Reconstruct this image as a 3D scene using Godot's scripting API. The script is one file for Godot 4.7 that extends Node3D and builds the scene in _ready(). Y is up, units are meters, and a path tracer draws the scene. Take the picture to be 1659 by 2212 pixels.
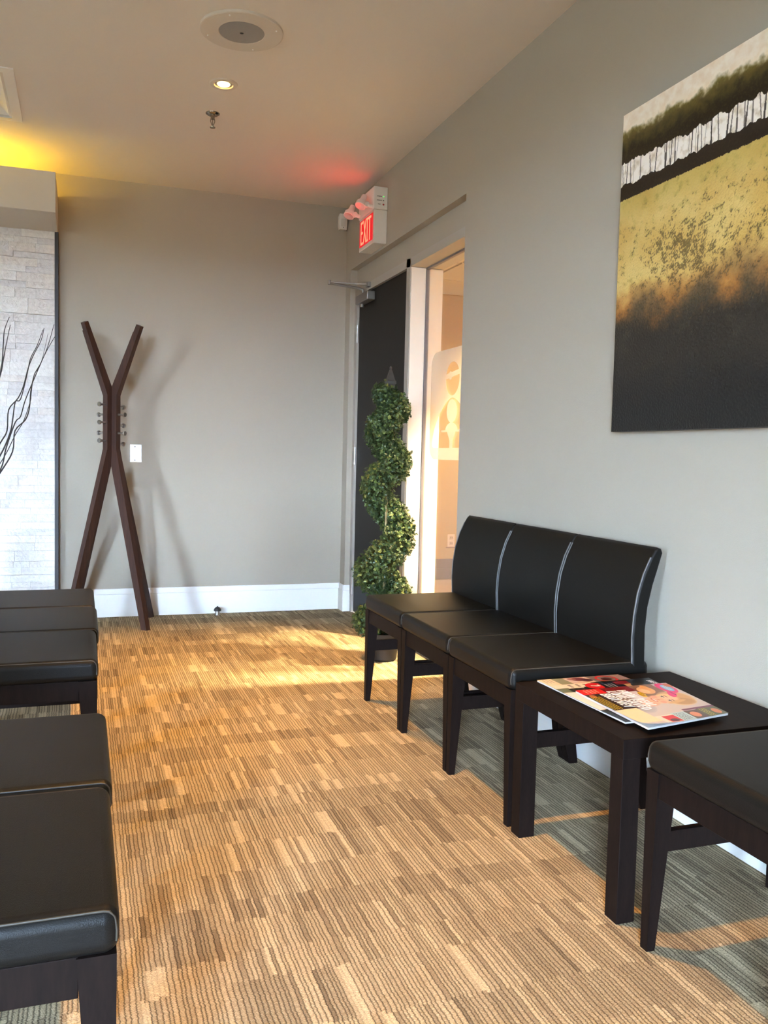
extends Node3D
# Waiting room: x to the right along the back wall, -z away from the camera, metres.
const HC := 2.898        # ceiling
const XR := 1.802        # face of the right wall
const ZB := -6.118       # face of the back wall
const XD := 1.852        # back plane of the door recess
const XL := -9.2         # left wall
const ZF := 3.2          # wall behind the camera
var M := {}
var used := {}

# ------------------------------------------------------------------ naming
func numbered(n: String) -> String:
	if not used.has(n):
		used[n] = 0
		return n
	used[n] += 1
	return "%s_%03d" % [n, used[n]]

func thing(called: String, label: String, category: String, at := Vector3.ZERO, turn := 0.0, group := "") -> Node3D:
	var o := Node3D.new()
	o.name = numbered(called)
	add_child(o)
	o.position = at
	o.rotation.y = turn
	tag(o, label, category, group)
	return o

func tag(o: Node, label: String, category: String, group := "") -> void:
	o.set_meta("label", label)
	o.set_meta("category", category)
	if group != "":
		o.set_meta("group", group)

func obj(called: String, st, mat: Material, parent: Node = null) -> MeshInstance3D:
	var mi := MeshInstance3D.new()
	mi.mesh = st.commit() if st is SurfaceTool else st
	mi.material_override = mat
	if parent == null:
		mi.name = numbered(called)
		add_child(mi)
	else:
		mi.name = called
		parent.add_child(mi, true)
	return mi

func struct(called: String, st, mat: Material, label: String, category: String) -> MeshInstance3D:
	var mi := obj(called, st, mat)
	mi.set_meta("kind", "structure")
	tag(mi, label, category)
	return mi

# ------------------------------------------------------------------ mesh building
func sf() -> SurfaceTool:
	var st := SurfaceTool.new()
	st.begin(Mesh.PRIMITIVE_TRIANGLES)
	return st

func tri(st: SurfaceTool, p: Array, n: Array, uv: Array) -> void:
	var g: Vector3 = (p[1] - p[0]).cross(p[2] - p[0])
	var order := [0, 1, 2]
	if g.dot(n[0] + n[1] + n[2]) > 0.0:
		order = [0, 2, 1]
	for i in order:
		st.set_normal(n[i])
		st.set_uv(uv[i])
		st.add_vertex(p[i])

func quad(st: SurfaceTool, a: Vector3, b: Vector3, c: Vector3, d: Vector3, n: Vector3, uv := [Vector2(0, 1), Vector2(1, 1), Vector2(1, 0), Vector2(0, 0)]) -> void:
	tri(st, [a, b, c], [n, n, n], [uv[0], uv[1], uv[2]])
	tri(st, [a, c, d], [n, n, n], [uv[0], uv[2], uv[3]])

func quad_n(st: SurfaceTool, p: Array, n: Array, uv: Array) -> void:
	tri(st, [p[0], p[1], p[2]], [n[0], n[1], n[2]], [uv[0], uv[1], uv[2]])
	tri(st, [p[0], p[2], p[3]], [n[0], n[2], n[3]], [uv[0], uv[2], uv[3]])

# rounded box between two corners: r is the edge radius, seg the steps of the rounding
func rbox(st: SurfaceTool, lo: Vector3, hi: Vector3, r := 0.003, seg := 1, xf := Transform3D.IDENTITY) -> void:
	var h := (hi - lo) * 0.5
	var c := (hi + lo) * 0.5
	r = minf(r, minf(h.x, minf(h.y, h.z)) * 0.98)
	var inner := h - Vector3.ONE * r
	for ax in 3:
		var u := (ax + 1) % 3
		var v := (ax + 2) % 3
		for s in [-1.0, 1.0]:
			var cu := _steps(h[u], r, seg)
			var cv := _steps(h[v], r, seg)
			var P := []
			var N := []
			for i in cu.size():
				for j in cv.size():
					var q := Vector3.ZERO
					q[ax] = h[ax] * s
					q[u] = cu[i]
					q[v] = cv[j]
					var k := q.clamp(-inner, inner)
					var n := (q - k).normalized()
					P.append(xf * (c + k + n * r))
					N.append((xf.basis * n).normalized())
			var w := cv.size()
			for i in cu.size() - 1:
				for j in w - 1:
					var id := [i * w + j, (i + 1) * w + j, (i + 1) * w + j + 1, i * w + j + 1]
					var pp := []
					var nn := []
					for t in id:
						pp.append(P[t])
						nn.append(N[t])
					var z := Vector2.ZERO
					quad_n(st, pp, nn, [z, z, z, z])

func _steps(h: float, r: float, seg: int) -> Array:
	var a := []
	for k in seg + 1:
		a.append(-h + r * (1.0 - tan(PI / 4 * (1.0 - float(k) / seg))))
	for k in seg + 1:
		a.append(h - r * (1.0 - tan(PI / 4 * (float(k) / seg))))
	return a

func box(st: SurfaceTool, lo: Vector3, hi: Vector3) -> void:
	var x0 := lo.x; var y0 := lo.y; var z0 := lo.z
	var x1 := hi.x; var y1 := hi.y; var z1 := hi.z
	quad(st, Vector3(x0, y0, z1), Vector3(x1, y0, z1), Vector3(x1, y1, z1), Vector3(x0, y1, z1), Vector3(0, 0, 1))
	quad(st, Vector3(x0, y0, z0), Vector3(x1, y0, z0), Vector3(x1, y1, z0), Vector3(x0, y1, z0), Vector3(0, 0, -1))
	quad(st, Vector3(x0, y0, z0), Vector3(x0, y0, z1), Vector3(x0, y1, z1), Vector3(x0, y1, z0), Vector3(-1, 0, 0))
	quad(st, Vector3(x1, y0, z0), Vector3(x1, y0, z1), Vector3(x1, y1, z1), Vector3(x1, y1, z0), Vector3(1, 0, 0))
	quad(st, Vector3(x0, y1, z0), Vector3(x1, y1, z0), Vector3(x1, y1, z1), Vector3(x0, y1, z1), Vector3(0, 1, 0))
	quad(st, Vector3(x0, y0, z0), Vector3(x1, y0, z0), Vector3(x1, y0, z1), Vector3(x0, y0, z1), Vector3(0, -1, 0))

# tapered hexahedron: bottom and top rectangles
func frustum(st: SurfaceTool, b: Array, t: Array) -> void:
	var mid := Vector3.ZERO
	for p in b + t:
		mid += p / 8.0
	var faces := [[b[0], b[1], b[2], b[3]], [t[0], t[1], t[2], t[3]]]
	for i in 4:
		faces.append([b[i], b[(i + 1) % 4], t[(i + 1) % 4], t[i]])
	for f in faces:
		var n: Vector3 = (f[1] - f[0]).cross(f[2] - f[0]).normalized()
		if n.dot((f[0] + f[2]) * 0.5 - mid) < 0:
			n = -n
		quad(st, f[0], f[1], f[2], f[3], n)

func tube(st: SurfaceTool, pts: Array, rad: Array, sides := 8) -> void:
	var rings := []
	var norms := []
	var side := Vector3.ZERO
	for i in pts.size():
		var d: Vector3 = (pts[mini(i + 1, pts.size() - 1)] - pts[maxi(i - 1, 0)]).normalized()
		if side == Vector3.ZERO:
			side = d.cross(Vector3(0.31, 0.2, 0.93)).normalized()
		side = (side - d * side.dot(d)).normalized()
		var up := d.cross(side)
		var ring := []
		var nr := []
		for k in sides:
			var a := TAU * k / sides
			var n := side * cos(a) + up * sin(a)
			ring.append(pts[i] + n * rad[i])
			nr.append(n)
		rings.append(ring)
		norms.append(nr)
	var z := Vector2.ZERO
	for i in pts.size() - 1:
		for k in sides:
			var k2 := (k + 1) % sides
			quad_n(st, [rings[i][k], rings[i][k2], rings[i + 1][k2], rings[i + 1][k]], [norms[i][k], norms[i][k2], norms[i + 1][k2], norms[i + 1][k]], [z, z, z, z])
	for e in [0, pts.size() - 1]:
		var d: Vector3 = (pts[0] - pts[1]).normalized() if e == 0 else (pts[e] - pts[e - 1]).normalized()
		for k in range(1, sides - 1):
			tri(st, [rings[e][0], rings[e][k], rings[e][k + 1]], [d, d, d], [z, z, z])

# turned profile [(radius, height)...] about an axis through `at`; sharp corners stay sharp
func lathe(st: SurfaceTool, prof: Array, segs: int, at := Vector3.ZERO, axis := Vector3.UP) -> void:
	var q := Quaternion(Vector3.UP, axis.normalized()) if axis.normalized().dot(Vector3.UP) > -0.999 else Quaternion(Vector3.RIGHT, PI)
	var z := Vector2.ZERO
	for i in prof.size() - 1:
		var a: Vector2 = prof[i]
		var b: Vector2 = prof[i + 1]
		if a.is_equal_approx(b):
			continue
		var t := (b - a).normalized()
		var n2 := Vector2(t.y, -t.x)
		for k in segs:
			var a0 := TAU * k / segs
			var a1 := TAU * (k + 1) / segs
			var d0 := Vector3(cos(a0), 0, sin(a0))
			var d1 := Vector3(cos(a1), 0, sin(a1))
			var n0: Vector3 = q * (d0 * n2.x + Vector3.UP * n2.y)
			var n1: Vector3 = q * (d1 * n2.x + Vector3.UP * n2.y)
			var p00: Vector3 = at + q * (d0 * a.x + Vector3.UP * a.y)
			var p10: Vector3 = at + q * (d1 * a.x + Vector3.UP * a.y)
			var p01: Vector3 = at + q * (d0 * b.x + Vector3.UP * b.y)
			var p11: Vector3 = at + q * (d1 * b.x + Vector3.UP * b.y)
			if a.x > 1e-6:
				tri(st, [p00, p10, p11], [n0, n1, n1], [z, z, z])
			if b.x > 1e-6:
				tri(st, [p00, p11, p01], [n0, n1, n0], [z, z, z])

# closed outline in the x-y plane pushed from z0 to z1, edges rounded by r
func slab(st: SurfaceTool, outline: PackedVector2Array, z0: float, z1: float, r := 0.0, smooth := true) -> void:
	var n := outline.size()
	var area := 0.0
	for i in n:
		area += outline[i].cross(outline[(i + 1) % n])
	var sg := 1.0 if area > 0 else -1.0
	var nor := []
	for i in n:
		var d := (outline[(i + 1) % n] - outline[(i + n - 1) % n]).normalized()
		nor.append(Vector2(d.y, -d.x) * sg)
	var levels := [[z0, 0.0, 0.0], [z1, 0.0, 0.0]]
	if r > 0:
		levels = []
		for k in 5:
			var a := PI / 2 * k / 4.0
			levels.append([z0 + r * (1 - sin(a)), r * (1 - cos(a)), -cos(PI / 2 - a)])
		for k in 5:
			var a := PI / 2 * k / 4.0
			levels.append([z1 - r * (1 - cos(a)), r * (1 - sin(a)), 0.0])
		levels = []
		for k in 5:
			var a := PI / 2 * k / 4.0
			levels.append([z0 + r - r * cos(a), r - r * sin(a), -cos(a)])
		for k in 5:
			var a := PI / 2 * k / 4.0
			levels.append([z1 - r + r * sin(a), r - r * cos(a), sin(a)])
	var z := Vector2.ZERO
	for l in levels.size() - 1:
		var A: Array = levels[l]
		var B: Array = levels[l + 1]
		for i in n:
			var j := (i + 1) % n
			var ni: Vector2 = nor[i]
			var nj: Vector2 = nor[j]
			if not smooth:
				var d := (outline[j] - outline[i]).normalized()
				ni = Vector2(d.y, -d.x) * sg
				nj = ni
			var ca := sqrt(maxf(0.0, 1 - A[2] * A[2]))
			var cb := sqrt(maxf(0.0, 1 - B[2] * B[2]))
			var pa: Vector2 = outline[i] - nor[i] * A[1]
			var pb: Vector2 = outline[j] - nor[j] * A[1]
			var pc: Vector2 = outline[j] - nor[j] * B[1]
			var pd: Vector2 = outline[i] - nor[i] * B[1]
			quad_n(st, [Vector3(pa.x, pa.y, A[0]), Vector3(pb.x, pb.y, A[0]), Vector3(pc.x, pc.y, B[0]), Vector3(pd.x, pd.y, B[0])],
				[Vector3(ni.x * ca, ni.y * ca, A[2]), Vector3(nj.x * ca, nj.y * ca, A[2]), Vector3(nj.x * cb, nj.y * cb, B[2]), Vector3(ni.x * cb, ni.y * cb, B[2])], [z, z, z, z])
	for e in [0, levels.size() - 1]:
		var L: Array = levels[e]
		var poly := PackedVector2Array()
		for i in n:
			poly.append(outline[i] - nor[i] * L[1])
		var idx := Geometry2D.triangulate_polygon(poly)
		var nn := Vector3(0, 0, -1 if e == 0 else 1)
		for k in range(0, idx.size(), 3):
			var P := []
			for m in 3:
				P.append(Vector3(poly[idx[k + m]].x, poly[idx[k + m]].y, L[0]))
			tri(st, P, [nn, nn, nn], [z, z, z])

# square bar swept along bends that lie in one upright plane; t is the level direction across that plane
func sweep_bar(st: SurfaceTool, pts: Array, half: float, t: Vector3) -> void:
	var rings := []
	for i in pts.size():
		var d0: Vector3 = (pts[i] - pts[maxi(i - 1, 0)]).normalized()
		var d1: Vector3 = (pts[mini(i + 1, pts.size() - 1)] - pts[i]).normalized()
		if i == 0: d0 = d1
		if i == pts.size() - 1: d1 = d0
		var d := (d0 + d1).normalized()
		var n := t.cross(d).normalized()
		if i == 0 or i == pts.size() - 1:
			n = n * 1.0
		var k := half / maxf(0.3, d.dot(d0))
		rings.append([pts[i] + t * half + n * k, pts[i] - t * half + n * k, pts[i] - t * half - n * k, pts[i] + t * half - n * k])
	for i in pts.size() - 1:
		frustum(st, rings[i], rings[i + 1])

# ------------------------------------------------------------------ pictures
func noise(sd: int, freq: float, oct := 3) -> FastNoiseLite:
	var f := FastNoiseLite.new()
	f.seed = sd
	f.noise_type = FastNoiseLite.TYPE_SIMPLEX_SMOOTH
	f.frequency = freq
	f.fractal_octaves = oct
	return f

func noise_tex(sd: int, freq: float, oct: int, normal: bool, strength := 1.0, ramp: Gradient = null) -> NoiseTexture2D:
	var t := NoiseTexture2D.new()
	t.width = 512
	t.height = 512
	t.seamless = true
	t.noise = noise(sd, freq, oct)
	t.as_normal_map = normal
	t.bump_strength = strength
	if ramp:
		t.color_ramp = ramp
	return t

func ramp2(a: Color, b: Color) -> Gradient:
	var g := Gradient.new()
	g.set_color(0, a)
	g.set_color(1, b)
	return g

func mat(c: Color, rough := 0.6, metal := 0.0, spec := 0.5) -> StandardMaterial3D:
	var m := StandardMaterial3D.new()
	m.albedo_color = c
	m.roughness = rough
	m.metallic = metal
	m.metallic_specular = spec
	return m

func bumped(m: StandardMaterial3D, tex: Texture2D, metres: float, scale := 1.0) -> StandardMaterial3D:
	m.normal_enabled = true
	m.normal_texture = tex
	m.normal_scale = scale
	m.uv1_triplanar = true
	m.uv1_world_triplanar = true
	m.uv1_scale = Vector3.ONE / metres
	return m

func srgb(r: int, g: int, b: int) -> Color:
	return Color8(r, g, b)

func carpet_texture() -> Array:
	# printed loop pile: fine lengthwise cords, light and dark in turn, broken into staggered rows
	var W := 2048
	var H := 2048
	var rng := RandomNumberGenerator.new()
	rng.seed = 77
	var tones := [Vector3(214, 195, 160), Vector3(192, 173, 141), Vector3(162, 145, 118), Vector3(132, 117, 95), Vector3(111, 98, 80)]
	var strip := PackedInt32Array()
	strip.resize(W)
	var edge := PackedFloat32Array()
	edge.resize(W)
	var block := PackedInt32Array()
	var x := 0
	var ns := 0
	var nb := 0
	var left := 0
	while x < W:
		var w := rng.randi_range(7, 11)
		if left <= 0:
			nb += 1
			left = rng.randi_range(10, 30)
		left -= 1
		for k in w:
			if x + k < W:
				strip[x + k] = ns
				edge[x + k] = 1.0 if k == 0 else (0.75 if k == 1 else (0.25 if k == w - 1 else 0.0))
		block.append(nb)
		ns += 1
		x += w
	# rows run across the room; each block of cords starts them a little earlier or later
	var cuts := []
	var y := -20
	while y < H + 120:
		cuts.append(y)
		y += rng.randi_range(34, 84)
	var shade := []
	for r in cuts.size():
		var band := PackedFloat32Array()
		var until := 0
		var cur := 0.0
		for b in nb + 1:
			if b >= until:
				until = b + rng.randi_range(1, 4)
				var q := rng.randf()
				cur = 0.85 if q < 0.22 else (0.4 if q < 0.45 else 0.0)
			band.append(cur)
		shade.append(band)
	var rowof := []
	var rowtone := []
	for b in nb + 1:
		var a := PackedInt32Array()
		a.resize(H + 64)
		var tn := PackedFloat32Array()
		var off := rng.randi_range(-5, 5)
		var r := 0
		for yy in H + 64:
			while r + 1 < cuts.size() and cuts[r + 1] <= yy + off:
				r += 1
			a[yy] = r
		for k in cuts.size():
			tn.append(shade[k][b])
		rowof.append(a)
		rowtone.append(tn)
	var amp := PackedFloat32Array()
	var jit := PackedInt32Array()
	for s in ns:
		amp.append(rng.randf_range(0.75, 1.0))
		jit.append(rng.randi_range(0, 6))
	var fib := PackedFloat32Array()
	fib.resize(4099)
	for i in 4099:
		fib[i] = rng.randf_range(-1, 1)
	# tone of a cord inside a row: pairs and triples of cords share a tone now and then
	var tone := []
	for s in ns:
		var a := PackedFloat32Array()
		var n: int = rowtone[block[s]].size()
		for r in n:
			var h := fib[(block[s] * 97 + r * 131 + int(s / 2.0) * 53) % 4099] * 0.5 + 0.5
			var t := 0.0
			# most cords sit close in tone; now and then one is pale or dark
			var own := fib[(s * 211 + r * 37) % 4099] * 0.5 + 0.5
			t = 0.55 + 0.6 * h + 0.8 * own + 0.25 * (s % 2)
			if own > 0.90: t = 2.6
			elif h < 0.13: t = 0.1
			a.append(clampf(t * 0.84 + rowtone[block[s]][r] * 0.95 - 0.25, 0.0, 4.0))
		tone.append(a)
	var data := PackedByteArray()
	data.resize(W * H * 3)
	var hgt := PackedByteArray()
	hgt.resize(W * H)
	var p := 0
	var q := 0
	for yy in H:
		var wob := int(round(sin(yy * 0.17) * 0.5 + fib[(yy * 7) % 4099] * 0.8))
		for xx in W:
			var xs := clampi(xx + wob, 0, W - 1)
			var s := strip[xs]
			var r: int = rowof[block[s]][yy + jit[s]]
			var t: float = tone[s][r]
			var e := edge[xs]
			if t < 0.15 and e > 0.0:
				e *= 0.25
			var f := fib[(xx * 31 + yy * 177) % 4099]
			var i := int(t)
			var fr := t - i
			var ca: Vector3 = tones[i]
			var cb: Vector3 = tones[mini(i + 1, 4)]
			var k := 0.97 * (1.0 - 0.48 * e) * (1.0 + f * 0.13)
			data[p] = clampi(int((ca.x + (cb.x - ca.x) * fr) * k), 0, 255)
			data[p + 1] = clampi(int((ca.y + (cb.y - ca.y) * fr) * k), 0, 255)
			data[p + 2] = clampi(int((ca.z + (cb.z - ca.z) * fr) * k), 0, 255)
			hgt[q] = clampi(int(150 - 80 * e + f * 50 - t * 10), 0, 255)
			p += 3
			q += 1
	var img := Image.create_from_data(W, H, false, Image.FORMAT_RGB8, data)
	img.generate_mipmaps()
	var bump := Image.create_from_data(W, H, false, Image.FORMAT_L8, hgt)
	bump.convert(Image.FORMAT_RGBA8)
	bump.bump_map_to_normal_map(2.0)
	return [ImageTexture.create_from_image(img), ImageTexture.create_from_image(bump)]

func painting_texture() -> Array:
	var W := 1024
	var H := 820
	var img := Image.create(W, H, false, Image.FORMAT_RGB8)
	var bump := Image.create(W, H, false, Image.FORMAT_RGBA8)
	var big := noise(3, 0.006, 4)
	var mid := noise(9, 0.03, 4)
	var fine := noise(21, 0.12, 3)
	var crack := noise(33, 0.055, 4)
	crack.fractal_type = FastNoiseLite.FRACTAL_RIDGED
	var rng := RandomNumberGenerator.new()
	rng.seed = 12
	# trunks: x, lean, width
	var trunks := []
	var tx := 3.0
	while tx < W:
		trunks.append([tx, rng.randf_range(-9, 9), rng.randf_range(0.9, 2.6), rng.randf_range(0.55, 1.0)])
		tx += rng.randf_range(5, 19) if rng.randf() < 0.7 else rng.randf_range(18, 34)
	for y in H:
		var v := float(y) / H
		for x in W:
			var n1 := big.get_noise_2d(x, y)
			var n2 := mid.get_noise_2d(x, y)
			var n3 := fine.get_noise_2d(x, y)
			var c := Color(0.97, 0.93, 0.87)
			var hh := 0.5
			var top := 0.06 + n2 * 0.02 + n1 * 0.02
			var tr0 := 0.157 + mid.get_noise_2d(x * 1.0, 50) * 0.014
			var tr1 := 0.222 + mid.get_noise_2d(x * 0.8, 900) * 0.012
			var gr := 0.268 + n3 * 0.004
			if v < gr:
				c = c.lerp(Color(0.93, 0.86, 0.77), clampf(0.4 + n2, 0, 1))
				var k := smoothstep(top - 0.012, top + 0.02, v)
				var crown := Color(0.40, 0.35, 0.16).lerp(Color(0.13, 0.10, 0.065), smoothstep(top, tr0 - 0.02, v + n2 * 0.03))
				crown = crown.lerp(Color(0.30, 0.27, 0.12), clampf(n3 * 0.8, 0, 0.5))
				if v < tr0:
					c = c.lerp(crown, k)
				elif v < tr1:
					c = Color(0.97, 0.94, 0.90).lerp(Color(0.70, 0.62, 0.50), clampf(n2 * 0.9, 0, 0.6))
				else:
					c = Color(0.14, 0.105, 0.08).lerp(Color(0.22, 0.17, 0.10), clampf(n3, 0, 1))
			else:
				var yel := Color(0.83, 0.72, 0.45).lerp(Color(0.78, 0.64, 0.36), clampf(0.5 + n1 * 1.2, 0, 1))
				yel = yel.lerp(Color(0.62, 0.56, 0.27), clampf(n2 * 0.9 - 0.1, 0, 0.5) + smoothstep(0.36, 0.27, v) * 0.35)
				var ora := Color(0.66, 0.44, 0.22).lerp(Color(0.52, 0.40, 0.25), clampf(0.5 + n1 * 1.5, 0, 1))
				var drk := Color(0.175, 0.155, 0.135).lerp(Color(0.24, 0.22, 0.18), clampf(n1 + n2 * 0.4, 0, 1))
				var blk := Color(0.125, 0.118, 0.115)
				var w := v + n1 * 0.05 + n2 * 0.025
				c = yel.lerp(ora, smoothstep(0.50, 0.61, w))
				c = c.lerp(drk, smoothstep(0.57, 0.70, w + n3 * 0.02))
				c = c.lerp(blk, smoothstep(0.74, 0.92, w))
				# worn, scratched ground showing through the yellow
				var cr := crack.get_noise_2d(x * 1.15, y * 0.8)
				var zone := exp(-pow((x - 250.0) / 190.0, 2.0)) * exp(-pow((v - 0.50) / 0.14, 2.0))
				zone = maxf(zone, 0.30 * smoothstep(0.28, 0.5, v) * smoothstep(0.75, 0.62, v))
				var sp := fine.get_noise_2d(x * 1.3 + y * 0.5, y * 0.9)
				var worn := smoothstep(0.02, 0.34, sp * 0.55 + n2 * 0.5 + n1 * 0.25 + cr * 0.10 - 0.36 + zone * 0.50)
				c = c.lerp(Color(0.33, 0.27, 0.165), worn * smoothstep(0.27, 0.34, v) * smoothstep(0.82, 0.64, v) * 0.72)
				hh = 0.5 - worn * 0.35 + n3 * 0.2
			img.set_pixel(x, y, c)
			hh = clampf(hh + n3 * 0.03, 0, 1)
			bump.set_pixel(x, y, Color(hh, hh, hh))
	for t in trunks:
		for y in range(int(0.145 * H), int(0.235 * H)):
			var f := (y / float(H) - 0.145) / 0.09
			for dx in range(-3, 4):
				var xx := int(t[0] + t[1] * f) + dx
				if xx >= 0 and xx < W and absf(dx) <= t[2] * (0.6 + 0.4 * f):
					img.set_pixel(xx, y, img.get_pixel(xx, y).lerp(Color(0.13, 0.10, 0.085), 0.85 * t[3]))
	img.generate_mipmaps()
	bump.bump_map_to_normal_map(3.0)
	return [ImageTexture.create_from_image(img), ImageTexture.create_from_image(bump)]

func wood_texture(dark: Color, lite: Color, sd: int) -> ImageTexture:
	var W := 256
	var H := 512
	var img := Image.create(W, H, false, Image.FORMAT_RGB8)
	var n := noise(sd, 0.02, 4)
	var g := noise(sd + 1, 0.09, 2)
	for y in H:
		for x in W:
			var v := 0.5 + 0.5 * n.get_noise_2d(x * 2.2, y * 0.16) + 0.3 * g.get_noise_2d(x * 3.0, y * 0.2)
			img.set_pixel(x, y, dark.lerp(lite, clampf(v, 0, 1)))
	img.generate_mipmaps()
	return ImageTexture.create_from_image(img)

func ell(img: Image, cx: float, cy: float, rx: float, ry: float, c: Color, a := 0.0) -> void:
	var R := maxf(rx, ry)
	var ca := cos(a)
	var sa := sin(a)
	for y in range(maxi(0, int(cy - R)), mini(img.get_height(), int(cy + R) + 2)):
		for x in range(maxi(0, int(cx - R)), mini(img.get_width(), int(cx + R) + 2)):
			var dx := x - cx
			var dy := y - cy
			var u := (dx * ca + dy * sa) / rx
			var v := (-dx * sa + dy * ca) / ry
			var d := u * u + v * v
			if d < 1.0:
				img.set_pixel(x, y, img.get_pixel(x, y).lerp(c, c.a * clampf((1.0 - d) * R * 0.5, 0, 1)))

func rect(img: Image, u0: float, v0: float, u1: float, v1: float, c: Color) -> void:
	var W := img.get_width()
	img.fill_rect(Rect2i(int(u0 * W), int((1 - v1) * W), int((u1 - u0) * W), int((v1 - v0) * W)), c)

func blurb(img: Image, u0: float, v0: float, u1: float, v1: float, lines: int, c: Color, sd: int) -> void:
	# lines of small print too fine to read
	var rng := RandomNumberGenerator.new()
	rng.seed = sd
	for l in lines:
		var y0 := v0 + (v1 - v0) * (l + 0.25) / lines
		var y1 := v0 + (v1 - v0) * (l + 0.66) / lines
		var u := u0
		while u < u1 - 0.01:
			var w := rng.randf_range(0.012, 0.03)
			rect(img, u, y0, minf(u + w * 0.75, u1), y1, c)
			u += w

# cover seen with u along the line of print, v up the page
func cover_celebrity() -> ImageTexture:
	var S := 512
	var img := Image.create(S, S, false, Image.FORMAT_RGB8)
	img.fill(Color(0.80, 0.79, 0.80))
	rect(img, 0.0, 0.55, 0.4, 0.82, Color(0.50, 0.38, 0.31))
	rect(img, 0.0, 0.24, 0.16, 0.56, Color(0.44, 0.10, 0.12))
	ell(img, 0.17 * S, 0.34 * S, 58, 44, Color(0.86, 0.66, 0.46), 0.2)
	ell(img, 0.19 * S, 0.37 * S, 34, 26, Color(0.93, 0.76, 0.60))
	ell(img, 0.10 * S, 0.30 * S, 44, 20, Color(0.86, 0.62, 0.36))
	# portrait
	var soft := func(cx: float, cy: float, rx: float, ry: float, c: Color, an := 0.0) -> void:
		for k in 5:
			var f := 1.0 - 0.09 * k
			ell(img, cx * S, cy * S, rx * f, ry * f, Color(c.r, c.g, c.b, 0.45), an)
	soft.call(0.47, 0.20, 112, 92, Color(0.90, 0.79, 0.58))
	soft.call(0.44, 0.14, 92, 52, Color(0.80, 0.65, 0.44), -0.15)
	soft.call(0.56, 0.20, 54, 70, Color(0.72, 0.56, 0.36), 0.3)
	soft.call(0.50, 0.70, 120, 80, Color(0.66, 0.69, 0.74))
	soft.call(0.50, 0.58, 52, 76, Color(0.86, 0.66, 0.54))
	soft.call(0.45, 0.345, 66, 92, Color(0.92, 0.75, 0.63))
	soft.call(0.44, 0.27, 54, 42, Color(0.95, 0.81, 0.70))
	soft.call(0.36, 0.24, 20, 60, Color(0.92, 0.82, 0.60), 0.25)
	soft.call(0.55, 0.26, 18, 64, Color(0.84, 0.70, 0.47), -0.2)
	for ex in [0.385, 0.505]:
		soft.call(ex, 0.312, 17, 9, Color(0.66, 0.47, 0.40))
		ell(img, ex * S, 0.315 * S, 13, 6, Color(0.96, 0.94, 0.92))
		ell(img, ex * S, 0.315 * S, 6, 6, Color(0.16, 0.12, 0.12))
		ell(img, ex * S, 0.303 * S, 15, 3.5, Color(0.20, 0.13, 0.10))
		ell(img, ex * S, 0.272 * S, 19, 3.5, Color(0.52, 0.37, 0.26), -0.1 if ex < 0.45 else 0.1)
	soft.call(0.448, 0.375, 9, 20, Color(0.87, 0.67, 0.55))
	soft.call(0.448, 0.402, 14, 6, Color(0.76, 0.53, 0.43))
	soft.call(0.37, 0.395, 20, 16, Color(0.92, 0.64, 0.55))
	soft.call(0.52, 0.395, 20, 16, Color(0.92, 0.64, 0.55))
	ell(img, 0.448 * S, 0.447 * S, 28, 10, Color(0.74, 0.28, 0.30))
	ell(img, 0.448 * S, 0.444 * S, 22, 5, Color(0.97, 0.95, 0.93))
	# masthead
	ell(img, 0.16 * S, 0.10 * S, 86, 42, Color(0.87, 0.10, 0.50))
	ell(img, 0.34 * S, 0.16 * S, 52, 22, Color(0.87, 0.10, 0.50), 0.4)
	ell(img, 0.16 * S, 0.09 * S, 56, 24, Color(0.45, 0.75, 0.92))
	ell(img, 0.08 * S, 0.03 * S, 34, 22, Color(0.75, 0.42, 0.30))
	blurb(img, 0.08, 0.88, 0.24, 0.93, 2, Color(0.95, 0.97, 1), 5)
	blurb(img, 0.28, 0.84, 0.4, 0.87, 1, Color(0.15, 0.1, 0.12), 6)
	# yellow flash
	ell(img, 0.275 * S, 0.455 * S, 40, 17, Color(0.86, 0.74, 0.12), 0.15)
	blurb(img, 0.23, 0.52, 0.33, 0.57, 2, Color(0.2, 0.15, 0.05), 8)
	# left column
	rect(img, 0, 0, 0.14, 0.25, Color(0.84, 0.13, 0.13))
	blurb(img, 0.02, 0.05, 0.12, 0.2, 4, Color(0.98, 0.8, 0.7), 9)
	rect(img, 0.14, 0.0, 0.60, 0.26, Color(0.20, 0.15, 0.13))
	rect(img, 0.14, 0.26, 0.62, 0.37, Color(0.50, 0.44, 0.42))
	ell(img, 0.19 * S, 0.94 * S, 22, 16, Color(0.75, 0.45, 0.28))
	blurb(img, 0.21, 0.01, 0.56, 0.12, 4, Color(0.93, 0.82, 0.18), 10)
	# mailing box and the side pictures
	rect(img, 0.58, 0, 0.94, 0.24, Color(0.96, 0.89, 0.76))
	rect(img, 0.82, 0.24, 1.0, 0.5, Color(0.92, 0.90, 0.86))
	rect(img, 0.84, 0.30, 0.99, 0.44, Color(0.78, 0.10, 0.12))
	ell(img, 0.95 * S, 0.63 * S, 18, 26, Color(0.30, 0.08, 0.08))
	rect(img, 0.80, 0.44, 1.0, 0.62, Color(0.72, 0.86, 0.90))
	blurb(img, 0.82, 0.46, 0.98, 0.58, 5, Color(0.2, 0.35, 0.5), 11)
	rect(img, 0.80, 0.60, 1.0, 0.76, Color(0.30, 0.22, 0.20))
	ell(img, 0.90 * S, 0.33 * S, 34, 26, Color(0.85, 0.56, 0.42))
	rect(img, 0.78, 0.76, 1.0, 1.0, Color(0.30, 0.34, 0.20))
	rect(img, 0.75, 0.62, 0.79, 1.0, Color(0.40, 0.12, 0.34))
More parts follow.
